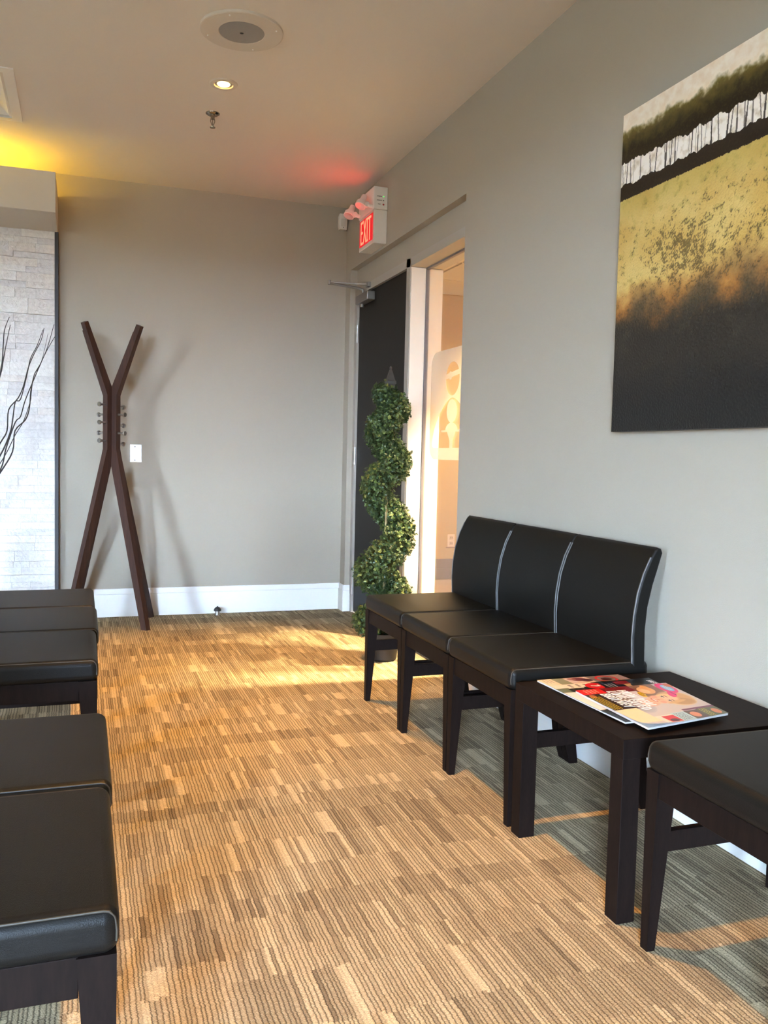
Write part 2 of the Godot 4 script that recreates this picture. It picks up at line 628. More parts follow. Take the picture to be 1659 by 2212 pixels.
	ell(img, 0.90 * S, 0.07 * S, 36, 22, Color(0.80, 0.50, 0.34))
	blurb(img, 0.80, 0.78, 0.99, 0.86, 3, Color(0.85, 0.80, 0.25), 12)
	img.generate_mipmaps()
	return ImageTexture.create_from_image(img)

func cover_black() -> ImageTexture:
	var S := 512
	var img := Image.create(S, S, false, Image.FORMAT_RGB8)
	img.fill(Color(0.06, 0.055, 0.06))
	rect(img, 0, 0, 0.12, 0.40, Color(0.93, 0.89, 0.83))
	blurb(img, 0.02, 0.14, 0.10, 0.36, 3, Color(0.35, 0.33, 0.33), 3)
	rect(img, 0.10, 0.0, 0.30, 0.12, Color(0.42, 0.46, 0.36))
	rect(img, 0.13, 0.10, 0.34, 0.30, Color(0.10, 0.095, 0.10))
	rect(img, 0.10, 0.27, 0.32, 0.44, Color(0.13, 0.10, 0.10))
	blurb(img, 0.14, 0.12, 0.28, 0.26, 3, Color(0.35, 0.34, 0.34), 4)
	ell(img, 0.10 * S, 0.61 * S, 44, 46, Color(0.78, 0.10, 0.13))
	rect(img, 0.03, 0.45, 0.28, 0.68, Color(0.09, 0.10, 0.18))
	blurb(img, 0.08, 0.48, 0.2, 0.58, 3, Color(0.7, 0.72, 0.78), 7)
	rect(img, 0.03, 0.60, 0.12, 0.74, Color(0.45, 0.09, 0.13))
	rect(img, 0.12, 0.66, 0.30, 0.84, Color(0.72, 0.58, 0.40))
	ell(img, 0.18 * S, 0.20 * S, 44, 44, Color(0.07, 0.065, 0.07))
	ell(img, 0.18 * S, 0.20 * S, 32, 32, Color(0.19, 0.18, 0.18))
	img.generate_mipmaps()
	return ImageTexture.create_from_image(img)

func cover_cream() -> ImageTexture:
	var S := 512
	var img := Image.create(S, S, false, Image.FORMAT_RGB8)
	img.fill(Color(0.92, 0.86, 0.76))
	rect(img, 0, 0.16, 0.3, 0.30, Color(0.55, 0.56, 0.46))
	rect(img, 0, 0.30, 0.2, 0.60, Color(0.82, 0.74, 0.72))
	ell(img, 0.07 * S, 0.55 * S, 34, 46, Color(0.42, 0.20, 0.24))
	ell(img, 0.12 * S, 0.48 * S, 24, 36, Color(0.30, 0.16, 0.2))
	ell(img, 0.05 * S, 0.62 * S, 20, 26, Color(0.62, 0.42, 0.40))
	rect(img, 0, 0.58, 0.34, 1.0, Color(0.47, 0.42, 0.42))
	ell(img, 0.12 * S, 0.24 * S, 58, 62, Color(0.76, 0.13, 0.14))
	ell(img, 0.12 * S, 0.24 * S, 46, 50, Color(0.48, 0.42, 0.42))
	ell(img, 0.13 * S, 0.25 * S, 26, 30, Color(0.26, 0.12, 0.14))
	rect(img, 0.2, 0.55, 0.30, 0.70, Color(0.15, 0.20, 0.48))
	rect(img, 0.22, 0.70, 0.34, 1.0, Color(0.90, 0.85, 0.80))
	ell(img, 0.26 * S, 0.20 * S, 22, 26, Color(0.72, 0.30, 0.26))
	rect(img, 0.0, 0.88, 0.2, 1.0, Color(0.60, 0.50, 0.48))
	blurb(img, 0.03, 0.03, 0.14, 0.14, 3, Color(0.55, 0.5, 0.45), 3)
	img.generate_mipmaps()
	return ImageTexture.create_from_image(img)

func film_texture() -> ImageTexture:
	# frosted film 0.63 m square with clear cut-outs; white with alpha
	var S := 512
	var img := Image.create(S, S, false, Image.FORMAT_RGBA8)
	for y in S:
		for x in S:
			var px := (x + 0.5) / S * 0.63 - 0.315       # metres from the middle line
			var py := 0.62 - (y + 0.5) / S * 0.62          # metres above the lower edge
			var a := 1.0
			var r := 0.085
			var dx := maxf(absf(px) - (0.315 - r), 0.0)
			var dy := maxf(absf(py - 0.31) - (0.31 - r), 0.0)
			if dx * dx + dy * dy > r * r:
				a = 0.0
			# head with a band across it
			var hx := px / 0.093
			var hy := (py - 0.452) / 0.092
			if py < 0.452: hy = (py - 0.452) / 0.094
			if hx * hx + hy * hy < 1.0:
				var band := py - 0.475 - px * 0.10
				var knot := Vector2(px + 0.03, py - 0.47).length() < 0.024
				if absf(band) > 0.0145 and not knot:
					a = 0.0
			# gown: arch cut out, figure left standing in it
			var half := 0.0
			if py > 0.066 and py < 0.346:
				var t := (0.346 - py) / 0.28
				half = 0.275 * pow(sin(minf(1.0, t * 1.03) * PI / 2), 0.62) if t > 0.0 else 0.0
				if py < 0.10: half = minf(half, 0.245 + sqrt(maxf(0.0, 0.034 * 0.034 - pow(0.10 - py, 2.0))))
			if absf(px) < half:
				a = 0.0
				var ox := px / 0.072
				var oy := (py - 0.272) / 0.066
				if ox * ox + oy * oy < 1.0:
					a = 1.0
				var gx := px / 0.085
				var gy := (py - 0.163) / 0.045
				if py < 0.207 and py > 0.163 and gx * gx + gy * gy < 1.0:
					a = 1.0
				if py <= 0.163:
					var st := 0.022 + 0.036 * smoothstep(0.10, 0.163, py)
					if absf(px) < st:
						a = 1.0
				if absf(py - 0.162) < 0.006 and absf(px) < 0.15:
					a = 1.0
			img.set_pixel(x, y, Color(1, 1, 1, a * 0.66))
	img.generate_mipmaps()
	return ImageTexture.create_from_image(img)

# ------------------------------------------------------------------ materials
func make_materials() -> void:
	var fine := noise_tex(4, 0.09, 3, true, 3.0)
	var grain := noise_tex(8, 0.05, 4, true, 5.0)
	M.wall = bumped(mat(srgb(171, 163, 150), 0.75, 0, 0.3), fine, 0.22, 0.22)
	M.ceiling = bumped(mat(srgb(222, 214, 206), 0.9, 0, 0.2), fine, 0.3, 0.12)
	M.white = mat(srgb(247, 246, 243), 0.4)
	M.soffit = bumped(mat(srgb(206, 200, 192), 0.8, 0, 0.2), fine, 0.3, 0.1)
	M.leather = bumped(mat(srgb(17, 16, 15), 0.45, 0, 0.30), grain, 0.06, 0.45)
	M.piping = mat(srgb(58, 52, 44), 0.4)
	M.welt = mat(srgb(92, 92, 92), 0.45)
	var w := mat(Color.WHITE, 0.55, 0, 0.2)
	w.albedo_texture = wood_texture(srgb(17, 12, 11), srgb(30, 21, 18), 40)
	w.uv1_triplanar = true
	w.uv1_scale = Vector3.ONE * 3.0
	M.espresso = w
	var rk := mat(Color.WHITE, 0.5)
	rk.albedo_texture = wood_texture(srgb(40, 23, 18), srgb(80, 47, 34), 50)
	rk.uv1_triplanar = true
	rk.uv1_world_triplanar = true
	rk.uv1_scale = Vector3(5, 1.6, 5)
	M.walnut = rk
	M.jamb = mat(srgb(236, 228, 214), 0.6)
	M.steel = mat(srgb(190, 188, 184), 0.28, 1.0)
	M.satin = mat(srgb(150, 148, 146), 0.42, 0.9)
	M.door = mat(srgb(29, 27, 26), 0.5, 0, 0.3)
	M.frame = mat(srgb(166, 160, 151), 0.5)
	M.chrome = mat(srgb(150, 142, 130), 0.12, 1.0)
	M.gasket = mat(srgb(112, 108, 112), 0.5)
	M.black = mat(srgb(22, 22, 24), 0.45)
	M.edge = mat(srgb(58, 58, 60), 0.5, 0.3)
	M.plastic = mat(srgb(232, 230, 228), 0.45)
	M.paper = mat(srgb(225, 222, 218), 0.6)
	M.tan = bumped(mat(srgb(206, 180, 128), 0.8, 0, 0.3), fine, 0.3, 0.1)
	M.hallbase = mat(srgb(140, 122, 110), 0.5)
	M.hallfloor = mat(srgb(190, 168, 146), 0.6)
	var gl := mat(Color(0.95, 0.97, 0.96, 0.06), 0.0)
	gl.transparency = BaseMaterial3D.TRANSPARENCY_ALPHA
	M.glass = gl

func emit(c: Color, e: float) -> StandardMaterial3D:
	var m := mat(Color(0.1, 0.1, 0.1), 0.6)
	m.emission_enabled = true
	m.emission = c
	m.emission_energy_multiplier = e
	return m

# ------------------------------------------------------------------ scene
func _ready() -> void:
	view_and_light()
	make_materials()
	shell()
	stone_panel()
	doorway()
	neighbour_room()
	ceiling_fittings()
	exit_fitting()
	picture()
	coat_rack()
	topiary()
	seats()
	table_and_magazines()
	small_things()
	twigs()

func view_and_light() -> void:
	var cam := Camera3D.new()
	cam.name = "camera"
	var yaw := deg_to_rad(19.229)
	var pitch := deg_to_rad(-3.6706)
	var roll := deg_to_rad(1.3601)
	var f := Vector3(sin(yaw) * cos(pitch), sin(pitch), -cos(yaw) * cos(pitch))
	var r := Vector3(cos(yaw), 0, sin(yaw))
	var u := r.cross(f)
	var r2 := cos(roll) * r + sin(roll) * u
	var u2 := -sin(roll) * r + cos(roll) * u
	cam.transform = Transform3D(Basis(r2, u2, -f), Vector3(0, 1.13, 0))
	cam.fov = rad_to_deg(2.0 * atan(1106.0 / 1879.4))
	cam.near = 0.05
	add_child(cam)
	cam.current = true
	var sky_m := ProceduralSkyMaterial.new()
	sky_m.sky_top_color = Color(0.69, 0.84, 1.0)
	sky_m.sky_horizon_color = Color(0.84, 0.92, 1.0)
	sky_m.ground_horizon_color = Color(0.29, 0.285, 0.27)
	sky_m.ground_bottom_color = Color(0.22, 0.215, 0.20)
	sky_m.sky_energy_multiplier = 1.0
	var sky := Sky.new()
	sky.sky_material = sky_m
	var env := Environment.new()
	env.background_mode = Environment.BG_SKY
	env.sky = sky
	env.background_energy_multiplier = 124.0
	env.ambient_light_source = Environment.AMBIENT_SOURCE_SKY
	env.tonemap_mode = Environment.TONE_MAPPER_LINEAR
	env.tonemap_exposure = 1.40
	env.sdfgi_enabled = true
	env.ssao_enabled = true
	env.ssil_enabled = true
	var we := WorldEnvironment.new()
	we.name = "world_environment"
	we.environment = env
	add_child(we)

func v(x: float, y: float, z: float) -> Vector3:
	return Vector3(x, y, z)

func shell() -> void:
	# carpet
	var tex := carpet_texture()
	var cm := mat(Color.WHITE, 0.95, 0, 0.15)
	cm.albedo_texture = tex[0]
	cm.normal_enabled = true
	cm.normal_texture = tex[1]
	cm.normal_scale = 0.8
	var st := sf()
	var x0 := XL
	var x1 := XR + 0.05
	var z0 := ZB
	var z1 := ZF
	var uv := func(x: float, z: float) -> Vector2: return Vector2((x + 0.55) / 2.4, (z + 6.2) / 4.8)
	quad(st, v(x0, 0, z0), v(x1, 0, z0), v(x1, 0, z1), v(x0, 0, z1), Vector3.UP, [uv.call(x0, z0), uv.call(x1, z0), uv.call(x1, z1), uv.call(x0, z1)])
	quad(st, v(x0, -0.12, z0), v(x1, -0.12, z0), v(x1, -0.12, z1), v(x0, -0.12, z1), Vector3.DOWN)
	struct("floor", st, cm, "carpet of short staggered taupe and cream stripes covering the whole room", "floor")
	st = sf()
	for b in [[XL - 0.2, -0.967, ZB - 0.2, ZF + 0.2], [-0.367, 2.05, ZB - 0.2, ZF + 0.2], [-0.967, -0.367, ZB - 0.2, -5.208], [-0.967, -0.367, -4.608, ZF + 0.2]]:
		box(st, v(b[0], HC, b[2]), v(b[1], HC + 0.15, b[3]))
	box(st, v(-1.0, HC + 0.15, -5.3), v(-0.3, HC + 0.17, -4.5))
	struct("ceiling", st, M.ceiling, "smooth painted ceiling above the waiting room", "ceiling")
	st = sf()
	box(st, v(XL - 0.2, -0.12, ZB - 0.2), v(2.05, HC, ZB))
	struct("wall_back", st, M.wall, "grey painted far wall behind the coat rack", "wall")
	# right wall with the shallow door recess
	st = sf()
	box(st, v(XR, -0.12, -4.04), v(2.05, HC, ZF + 0.2))
	box(st, v(XR, -0.12, ZB), v(2.05, HC, -6.005))
	box(st, v(XR, 2.44, -6.005), v(2.05, HC, -4.04))
	box(st, v(XD, 2.305, -6.005), v(2.05, 2.44, -4.04))
	struct("wall_right", st, M.wall, "greige wall with a shallow recess for the door and the narrow window", "wall")
	# plain left wall, wall behind the camera with two windows
	st = sf()
	box(st, v(XL - 0.2, -0.12, ZB), v(XL, HC, ZF))
	struct("wall_left", st, M.wall, "plain grey wall far off on the left side of the room", "wall")
	st = sf()
	var sill := 0.2
	var head := 2.6
	var wins := [[-2.3, -1.1], [-8.0, -6.2]]
	box(st, v(XL - 0.2, -0.12, ZF), v(wins[1][0], HC, ZF + 0.2))
	box(st, v(wins[1][1], -0.12, ZF), v(wins[0][0], HC, ZF + 0.2))
	box(st, v(wins[0][1], -0.12, ZF), v(2.05, HC, ZF + 0.2))
	for w in wins:
		box(st, v(w[0], -0.12, ZF), v(w[1], sill, ZF + 0.2))
		box(st, v(w[0], head, ZF), v(w[1], HC, ZF + 0.2))
	struct("wall_front", st, M.wall, "grey wall with two windows behind the camera", "wall")
	for k in 2:
		st = sf()
		var w: Array = wins[k]
		for x in [w[0], w[1] - 0.06]:
			rbox(st, v(x, sill, ZF + 0.06), v(x + 0.06, head, ZF + 0.14))
		for y in [sill, head - 0.06]:
			rbox(st, v(w[0], y, ZF + 0.06), v(w[1], y + 0.06, ZF + 0.14))
		struct("window_%d" % (k + 2), st, M.white, ["white frame of the narrower window behind the camera", "white frame of the wide window far left behind the camera"][k], "window")
	# baseboards: flat board with a thinner step along its top
	st = sf()
	base_run(st, v(0.0, 0, ZB), v(XR, 0, ZB), v(0, 0, 1))
	base_run(st, v(XL, 0, ZB), v(-1.7, 0, ZB), v(0, 0, 1))
	base_run(st, v(-0.13, 0, ZB), v(0.0, 0, ZB), v(0, 0, 1))
	struct("baseboard_back", st, M.white, "tall white baseboard along the far wall behind the coat rack", "baseboard")
	st = sf()
	base_run(st, v(XR, 0, ZB), v(XR, 0, -6.005 + 0.015), v(-1, 0, 0))
	base_run(st, v(XR - 0.015, 0, -6.005), v(XD, 0, -6.005), v(0, 0, 1))
	base_run(st, v(XR, 0, -4.04), v(XR, 0, ZF), v(-1, 0, 0))
	struct("baseboard_right", st, M.white, "tall white baseboard along the right wall behind the chairs", "baseboard")

func base_run(st: SurfaceTool, a: Vector3, b: Vector3, n: Vector3) -> void:
	var lo := a.min(b)
	var hi := a.max(b)
	var t := n * 0.017
	rbox(st, lo.min(lo + t), hi.max(hi + t) + v(0, 0.155, 0), 0.003)
	t = n * 0.011
	rbox(st, lo.min(lo + t) + v(0, 0.15, 0), hi.max(hi + t) + v(0, 0.192, 0), 0.004, 2)

func stone_panel() -> void:
	var rng := RandomNumberGenerator.new()
	rng.seed = 31
	var zf := ZB + 0.045
	var st := sf()
	box(st, v(-1.70, 0, ZB), v(-0.16, 2.515, zf))
	var panel := struct("wall_feature", st, mat(srgb(190, 188, 186), 0.9), "white split-face ledgestone panel on the far wall, left of the coat rack", "wall")
	var cols := [srgb(238, 235, 233), srgb(232, 229, 227), srgb(242, 240, 237), srgb(236, 231, 226), srgb(228, 226, 226)]
	var mats := []
	var g := noise_tex(14, 0.03, 5, true, 7.0)
	var tones := noise_tex(15, 0.02, 4, false, 1.0, ramp2(Color(0.92, 0.91, 0.91), Color(1, 1, 1)))
	for c in cols:
		var m := bumped(mat(c, 0.8, 0, 0.3), g, 0.35, 0.8)
		m.albedo_texture = tones
		mats.append(m)
	var y := 0.0
	var row := 0
	while y < 2.50:
		var h := rng.randf_range(0.036, 0.058) * (1.7 if rng.randf() < 0.12 else 1.0)
		if y + h > 2.485:
			h = 2.512 - y
		var x := -0.163
		var xend := -0.95 if y > 0.15 else -0.95
		while x > xend:
			var w := rng.randf_range(0.09, 0.30)
			if x - w < xend + 0.06:
				w = x - xend
			st = sf()
			stone(st, v(x - w, y, zf - 0.004), v(x, y + h, zf + rng.randf_range(0.010, 0.024)), rng)
			obj("stone", st, mats[rng.randi() % mats.size()], panel)
			x -= w
		y += h
	st = sf()
	rbox(st, v(-0.163, 0.0, ZB), v(-0.140, 2.515, ZB + 0.058), 0.002)
	struct("trim_1", st, M.edge, "thin dark metal strip edging the white stone panel", "trim")
	# soffit box with an open trough for the hidden strip of light
	st = sf()
	var yb := 2.512
	var yt := 2.745
	rbox(st, v(-1.70, yb, -5.60), v(-0.145, yt, -5.568), 0.002)
	rbox(st, v(-0.172, yb, ZB), v(-0.145, yt, -5.60), 0.002)
	box(st, v(-1.70, yb, ZB), v(-0.172, yb + 0.03, -5.60))
	rbox(st, v(-1.73, yb, ZB), v(-1.70, yt, -5.568), 0.002)
	struct("trim_2", st, M.soffit, "pale boxed soffit with a glowing trough over the stone panel", "soffit")
	var t := thing("cove_light", "yellow strip lamp hidden in the trough of the soffit over the stone panel", "lamp", v(-1.02, yb + 0.03, -5.86))
	st = sf()
	rbox(st, v(-0.62, 0, -0.03), v(0.30, 0.03, 0.03), 0.003)
	obj("housing", st, M.plastic, t)
	st = sf()
	rbox(st, v(-0.60, 0.03, -0.02), v(0.28, 0.05, 0.02), 0.006, 2)
	obj("lamp_tube", st, emit(Color(1.0, 0.78, 0.12), 3.0), t)
	for k in 3:
		var l := OmniLight3D.new()
		l.name = "cove_glow"
		l.light_color = Color(1.0, 0.82, 0.24)
		l.light_energy = 0.28
		l.light_size = 0.05
		l.omni_range = 12
		l.omni_attenuation = 2.0
		l.shadow_enabled = true
		l.position = v(0.24 - 0.36 * k, 0.085, 0.0)
		t.add_child(l, true)

func stone(st: SurfaceTool, lo: Vector3, hi: Vector3, rng: RandomNumberGenerator) -> void:
	# split face: a grid pushed in and out, with worn edges
	var nx := maxi(2, int((hi.x - lo.x) / 0.07) + 1)
	var P := []
	var gap := 0.0008
	for j in 3:
		var row := []
		for i in nx + 1:
			var x := lerpf(lo.x + gap, hi.x - gap, float(i) / nx)
			var y := lerpf(lo.y + gap, hi.y - gap, j / 2.0)
			var z := hi.z + rng.randf_range(-0.003, 0.003)
			if j != 1: z -= 0.0012
			row.append(v(x, y, z))
		P.append(row)
	for j in 2:
		for i in nx:
			var n: Vector3 = (P[j][i + 1] - P[j][i]).cross(P[j + 1][i] - P[j][i]).normalized()
			quad(st, P[j][i], P[j][i + 1], P[j + 1][i + 1], P[j + 1][i], n)
	for i in nx:
		for j in [0, 2]:
			var a: Vector3 = P[j][i]
			var b: Vector3 = P[j][i + 1]
			quad(st, a, b, v(b.x, b.y, lo.z), v(a.x, a.y, lo.z), v(0, -1 if j == 0 else 1, 0))
	for j in 2:
		for i in [0, nx]:
			var a: Vector3 = P[j][i]
			var b: Vector3 = P[j + 1][i]
			quad(st, a, b, v(b.x, b.y, lo.z), v(a.x, a.y, lo.z), v(-1 if i == 0 else 1, 0, 0))

func doorway() -> void:
	# door in its steel frame
	var d := Node3D.new()
	d.name = "door_1"
	add_child(d)
	d.set_meta("kind", "structure")
	tag(d, "dark flush door in a steel frame in the recess of the right wall", "door")
	var st := sf()
	box(st, v(XD - 0.012, 0, -6.005), v(2.05, 2.305, -5.953))
	box(st, v(XD - 0.012, 2.255, -5.953), v(2.05, 2.305, -4.966))
	box(st, v(XD - 0.012, 0, -4.966), v(1.940, 2.305, -4.906))
	box(st, v(1.940, 0, -4.966), v(2.05, 2.305, -4.91))
	box(st, v(1.95, 0, -5.953), v(2.05, 2.255, -4.966))
	obj("door_frame", st, M.frame, d)
	st = sf()
	rbox(st, v(XD + 0.004, 0.008, -5.950), v(XD + 0.05, 2.252, -4.969), 0.002)
	obj("door_leaf", st, M.door, d)
	for y in [0.13, 1.066, 1.927]:
		st = sf()
		lathe(st, [Vector2(0, 0), Vector2(0.008, 0), Vector2(0.008, 0.123), Vector2(0, 0.123)], 12, v(XD - 0.006, y, -5.957))
		rbox(st, v(XD - 0.0145, y, -5.990), v(XD - 0.0115, y + 0.123, -5.957), 0.001)
		obj("hinge", st, M.steel, d)
	# lever
	st = sf()
	lathe(st, [Vector2(0, 0), Vector2(0.026, 0), Vector2(0.026, 0.008), Vector2(0.01, 0.01), Vector2(0.01, 0.05), Vector2(0, 0.05)], 20, v(XD + 0.004, 1.08, -5.035), v(-1, 0, 0))
	tube(st, [v(XD - 0.044, 1.08, -5.035), v(XD - 0.046, 1.08, -5.09), v(XD - 0.044, 1.078, -5.16)], [0.010, 0.009, 0.008], 10)
	obj("door_handle", st, M.steel, d)
	# closer: body on the leaf, folded double arm reaching into the room
	st = sf()
	rbox(st, v(XD - 0.056, 2.172, -5.86), v(XD + 0.004, 2.232, -5.60), 0.008, 2)
	lathe(st, [Vector2(0, 0), Vector2(0.014, 0), Vector2(0.014, 0.02), Vector2(0, 0.02)], 14, v(XD - 0.026, 2.152, -5.80))
	obj("closer_body", st, M.satin, d)
	st = sf()
	var elbow := v(1.585, 2.292, -5.78)
	tube(st, [v(XD - 0.03, 2.235, -5.76), v(XD - 0.035, 2.262, -5.762), v(XD - 0.06, 2.270, -5.765), elbow], [0.011, 0.011, 0.010, 0.008], 8)
	tube(st, [elbow + v(0, 0.006, 0), v(XD - 0.022, 2.285, -5.68)], [0.006, 0.006], 8)
	lathe(st, [Vector2(0, 0), Vector2(0.011, 0), Vector2(0.011, 0.028), Vector2(0, 0.028)], 12, elbow + v(0, -0.010, 0))
	rbox(st, v(XD - 0.034, 2.268, -5.705), v(XD - 0.010, 2.300, -5.655), 0.004, 2)
	obj("closer_arm", st, M.satin, d)
	# narrow window beside the door
	var w := Node3D.new()
	w.name = "window_1"
	add_child(w)
	w.set_meta("kind", "structure")
	tag(w, "narrow glazed sidelight with frosted film beside the dark door", "window")
	st = sf()
	box(st, v(XD - 0.012, 2.255, -4.966), v(2.05, 2.305, -4.04))
	box(st, v(XD, 0, -4.06), v(2.05, 2.255, -4.04))
	box(st, v(XD - 0.012, 0, -4.90), v(2.05, 0.05, -4.06))
	obj("window_frame", st, M.frame, w)
	for xs in [[XD - 0.006, 1.940], [1.961, 2.05]]:
		st = sf()
		rbox(st, v(xs[0], 0.05, -4.909), v(xs[1], 2.252, -4.8995), 0.002)
		obj("jamb_board", st, M.jamb, w)
	st = sf()
	for b in [[v(1.940, 2.245, -4.90), v(1.961, 2.256, -4.06)], [v(1.940, 0.05, -4.901), v(1.961, 2.25, -4.893)], [v(1.940, 0.05, -4.90), v(1.961, 0.065, -4.06)]]:
		box(st, b[0], b[1])
	obj("glazing_bead", st, M.gasket, w)
	st = sf()
	box(st, v(1.947, 0.055, -4.90), v(1.953, 2.25, -4.06))
	obj("glass_pane", st, M.glass, w)
	st = sf()
	var zc := -4.475
	var fy := 1.118
	quad(st, v(1.9455, fy, zc - 0.315), v(1.9455, fy, zc + 0.315), v(1.9455, fy + 0.62, zc + 0.315), v(1.9455, fy + 0.62, zc - 0.315), v(-1, 0, 0))
	var fm := mat(srgb(232, 220, 200), 0.8)
	fm.albedo_texture = film_texture()
	fm.transparency = BaseMaterial3D.TRANSPARENCY_ALPHA
	fm.backlight_enabled = true
	fm.backlight = Color(0.5, 0.46, 0.38)
	fm.cull_mode = BaseMaterial3D.CULL_DISABLED
	var fo := obj("frosted_film", st, fm, w)
	fo.set_meta("label", "frosted film with a clear cut-out figure")

func neighbour_room() -> void:
	var zf := -7.42
	var hc := 2.62
	var st := sf()
	box(st, v(2.05, -0.12, zf - 0.15), v(5.0, 0, -2.3))
	struct("floor_hallway", st, M.hallfloor, "pale floor of the room seen through the sidelight", "floor")
	st = sf()
	box(st, v(1.9, hc, zf - 0.15), v(5.0, hc + 0.1, -2.3))
	var c := struct("ceiling_hallway", st, mat(srgb(206, 190, 164), 0.9), "tiled ceiling of the room seen through the sidelight", "ceiling")
	for i in 4:
		for j in 7:
			st = sf()
			var x := 2.12 + i * 0.61
			var z := zf + 0.02 + j * 0.61
			rbox(st, v(x + 0.012, hc - 0.012, z + 0.012), v(x + 0.598, hc + 0.002, z + 0.598), 0.003)
			obj("ceiling_tile", st, M.tan_ceiling if M.has("tan_ceiling") else M.soffit, c)
	st = sf()
	box(st, v(2.05, -0.12, zf - 0.15), v(5.0, hc, zf))
	struct("wall_hallway_back", st, M.tan, "tan wall of the room seen through the sidelight", "wall")
	st = sf()
	box(st, v(1.9, -0.12, zf), v(2.05, hc, ZB - 0.2))
	box(st, v(4.9, -0.12, zf), v(5.0, hc, -2.3))
	box(st, v(2.05, -0.12, -2.4), v(5.0, hc, -2.3))
	struct("wall_hallway_side", st, M.tan, "side walls of the room beyond the sidelight", "wall")
	st = sf()
	rbox(st, v(2.05, 0, zf), v(4.9, 0.105, zf + 0.018), 0.003)
	rbox(st, v(2.05, 0.10, zf), v(4.9, 0.19, zf + 0.012), 0.003)
	struct("baseboard_hallway", st, M.hallbase, "taupe baseboard below the tan wall seen through the sidelight", "baseboard")
	var t := thing("power_outlet", "ivory power outlet on the tan wall seen through the sidelight", "outlet", v(3.255, 0.36, zf))
	st = sf()
	rbox(st, v(-0.036, -0.058, 0), v(0.036, 0.058, 0.006), 0.003, 2)
	obj("cover_plate", st, mat(srgb(236, 216, 184), 0.5), t)
	for y in [-0.026, 0.026]:
		st = sf()
		rbox(st, v(-0.017, y - 0.016, 0.004), v(0.017, y + 0.016, 0.009), 0.003, 2)
		var s := obj("socket", st, mat(srgb(214, 192, 160), 0.5), t)
		st = sf()
		for x in [-0.007, 0.007]:
			box(st, v(x - 0.0015, y - 0.004, 0.0085), v(x + 0.0015, y + 0.008, 0.0095))
		obj("slot", st, M.black, s)
	st = sf()
	rbox(st, v(-0.05, -0.068, 0), v(0.05, -0.061, 0.01), 0.002)
	obj("lower_lip", st, mat(srgb(150, 120, 84), 0.5), t)
	lamp_at(v(2.62, hc, -4.02), "recessed downlight in the room beyond the sidelight", 42.0, 44.0, Color(1.0, 0.88, 0.66), 0.5)
	lamp_at(v(3.25, hc, -6.35), "recessed downlight near the tan wall beyond the sidelight", 4.4, 72.0, Color(1.0, 0.85, 0.60), 0.8)

# recessed downlight: trim ring, reflector and lamp, with a spot of its own
func lamp_at(at: Vector3, label: String, energy: float, angle: float, col: Color, soft := 0.7, glow := 14.0, group := "") -> Node3D:
	var t := thing("recessed_downlight", label, "lamp", at, 0.0, group)
	var st := sf()
	lathe(st, [Vector2(0.043, -0.001), Vector2(0.046, -0.007), Vector2(0.064, -0.006), Vector2(0.068, 0.0)], 40)
	obj("trim_ring", st, mat(srgb(208, 198, 186), 0.6), t)
	st = sf()
	lathe(st, [Vector2(0.0, -0.0015), Vector2(0.043, -0.0015)], 32)
	obj("reflector", st, M.satin, t)
	st = sf()
	lathe(st, [Vector2(0.0, -0.012), Vector2(0.018, -0.010), Vector2(0.029, -0.005), Vector2(0.031, -0.0015), Vector2(0, -0.0015)], 28)
	obj("lamp_bulb", st, emit(col.lerp(Color.WHITE, 0.25), glow), t)
	var l := SpotLight3D.new()
	l.name = "lamp_beam"
	l.light_color = col
	l.light_energy = energy
	l.spot_angle = angle
	l.spot_angle_attenuation = soft
	l.spot_range = 20
	l.spot_attenuation = 2.0
	l.light_size = 0.03
	l.shadow_enabled = true
	l.position = v(0, -0.02, 0)
	l.rotation_degrees = v(-90, 0, 0)
	t.add_child(l)
	return t

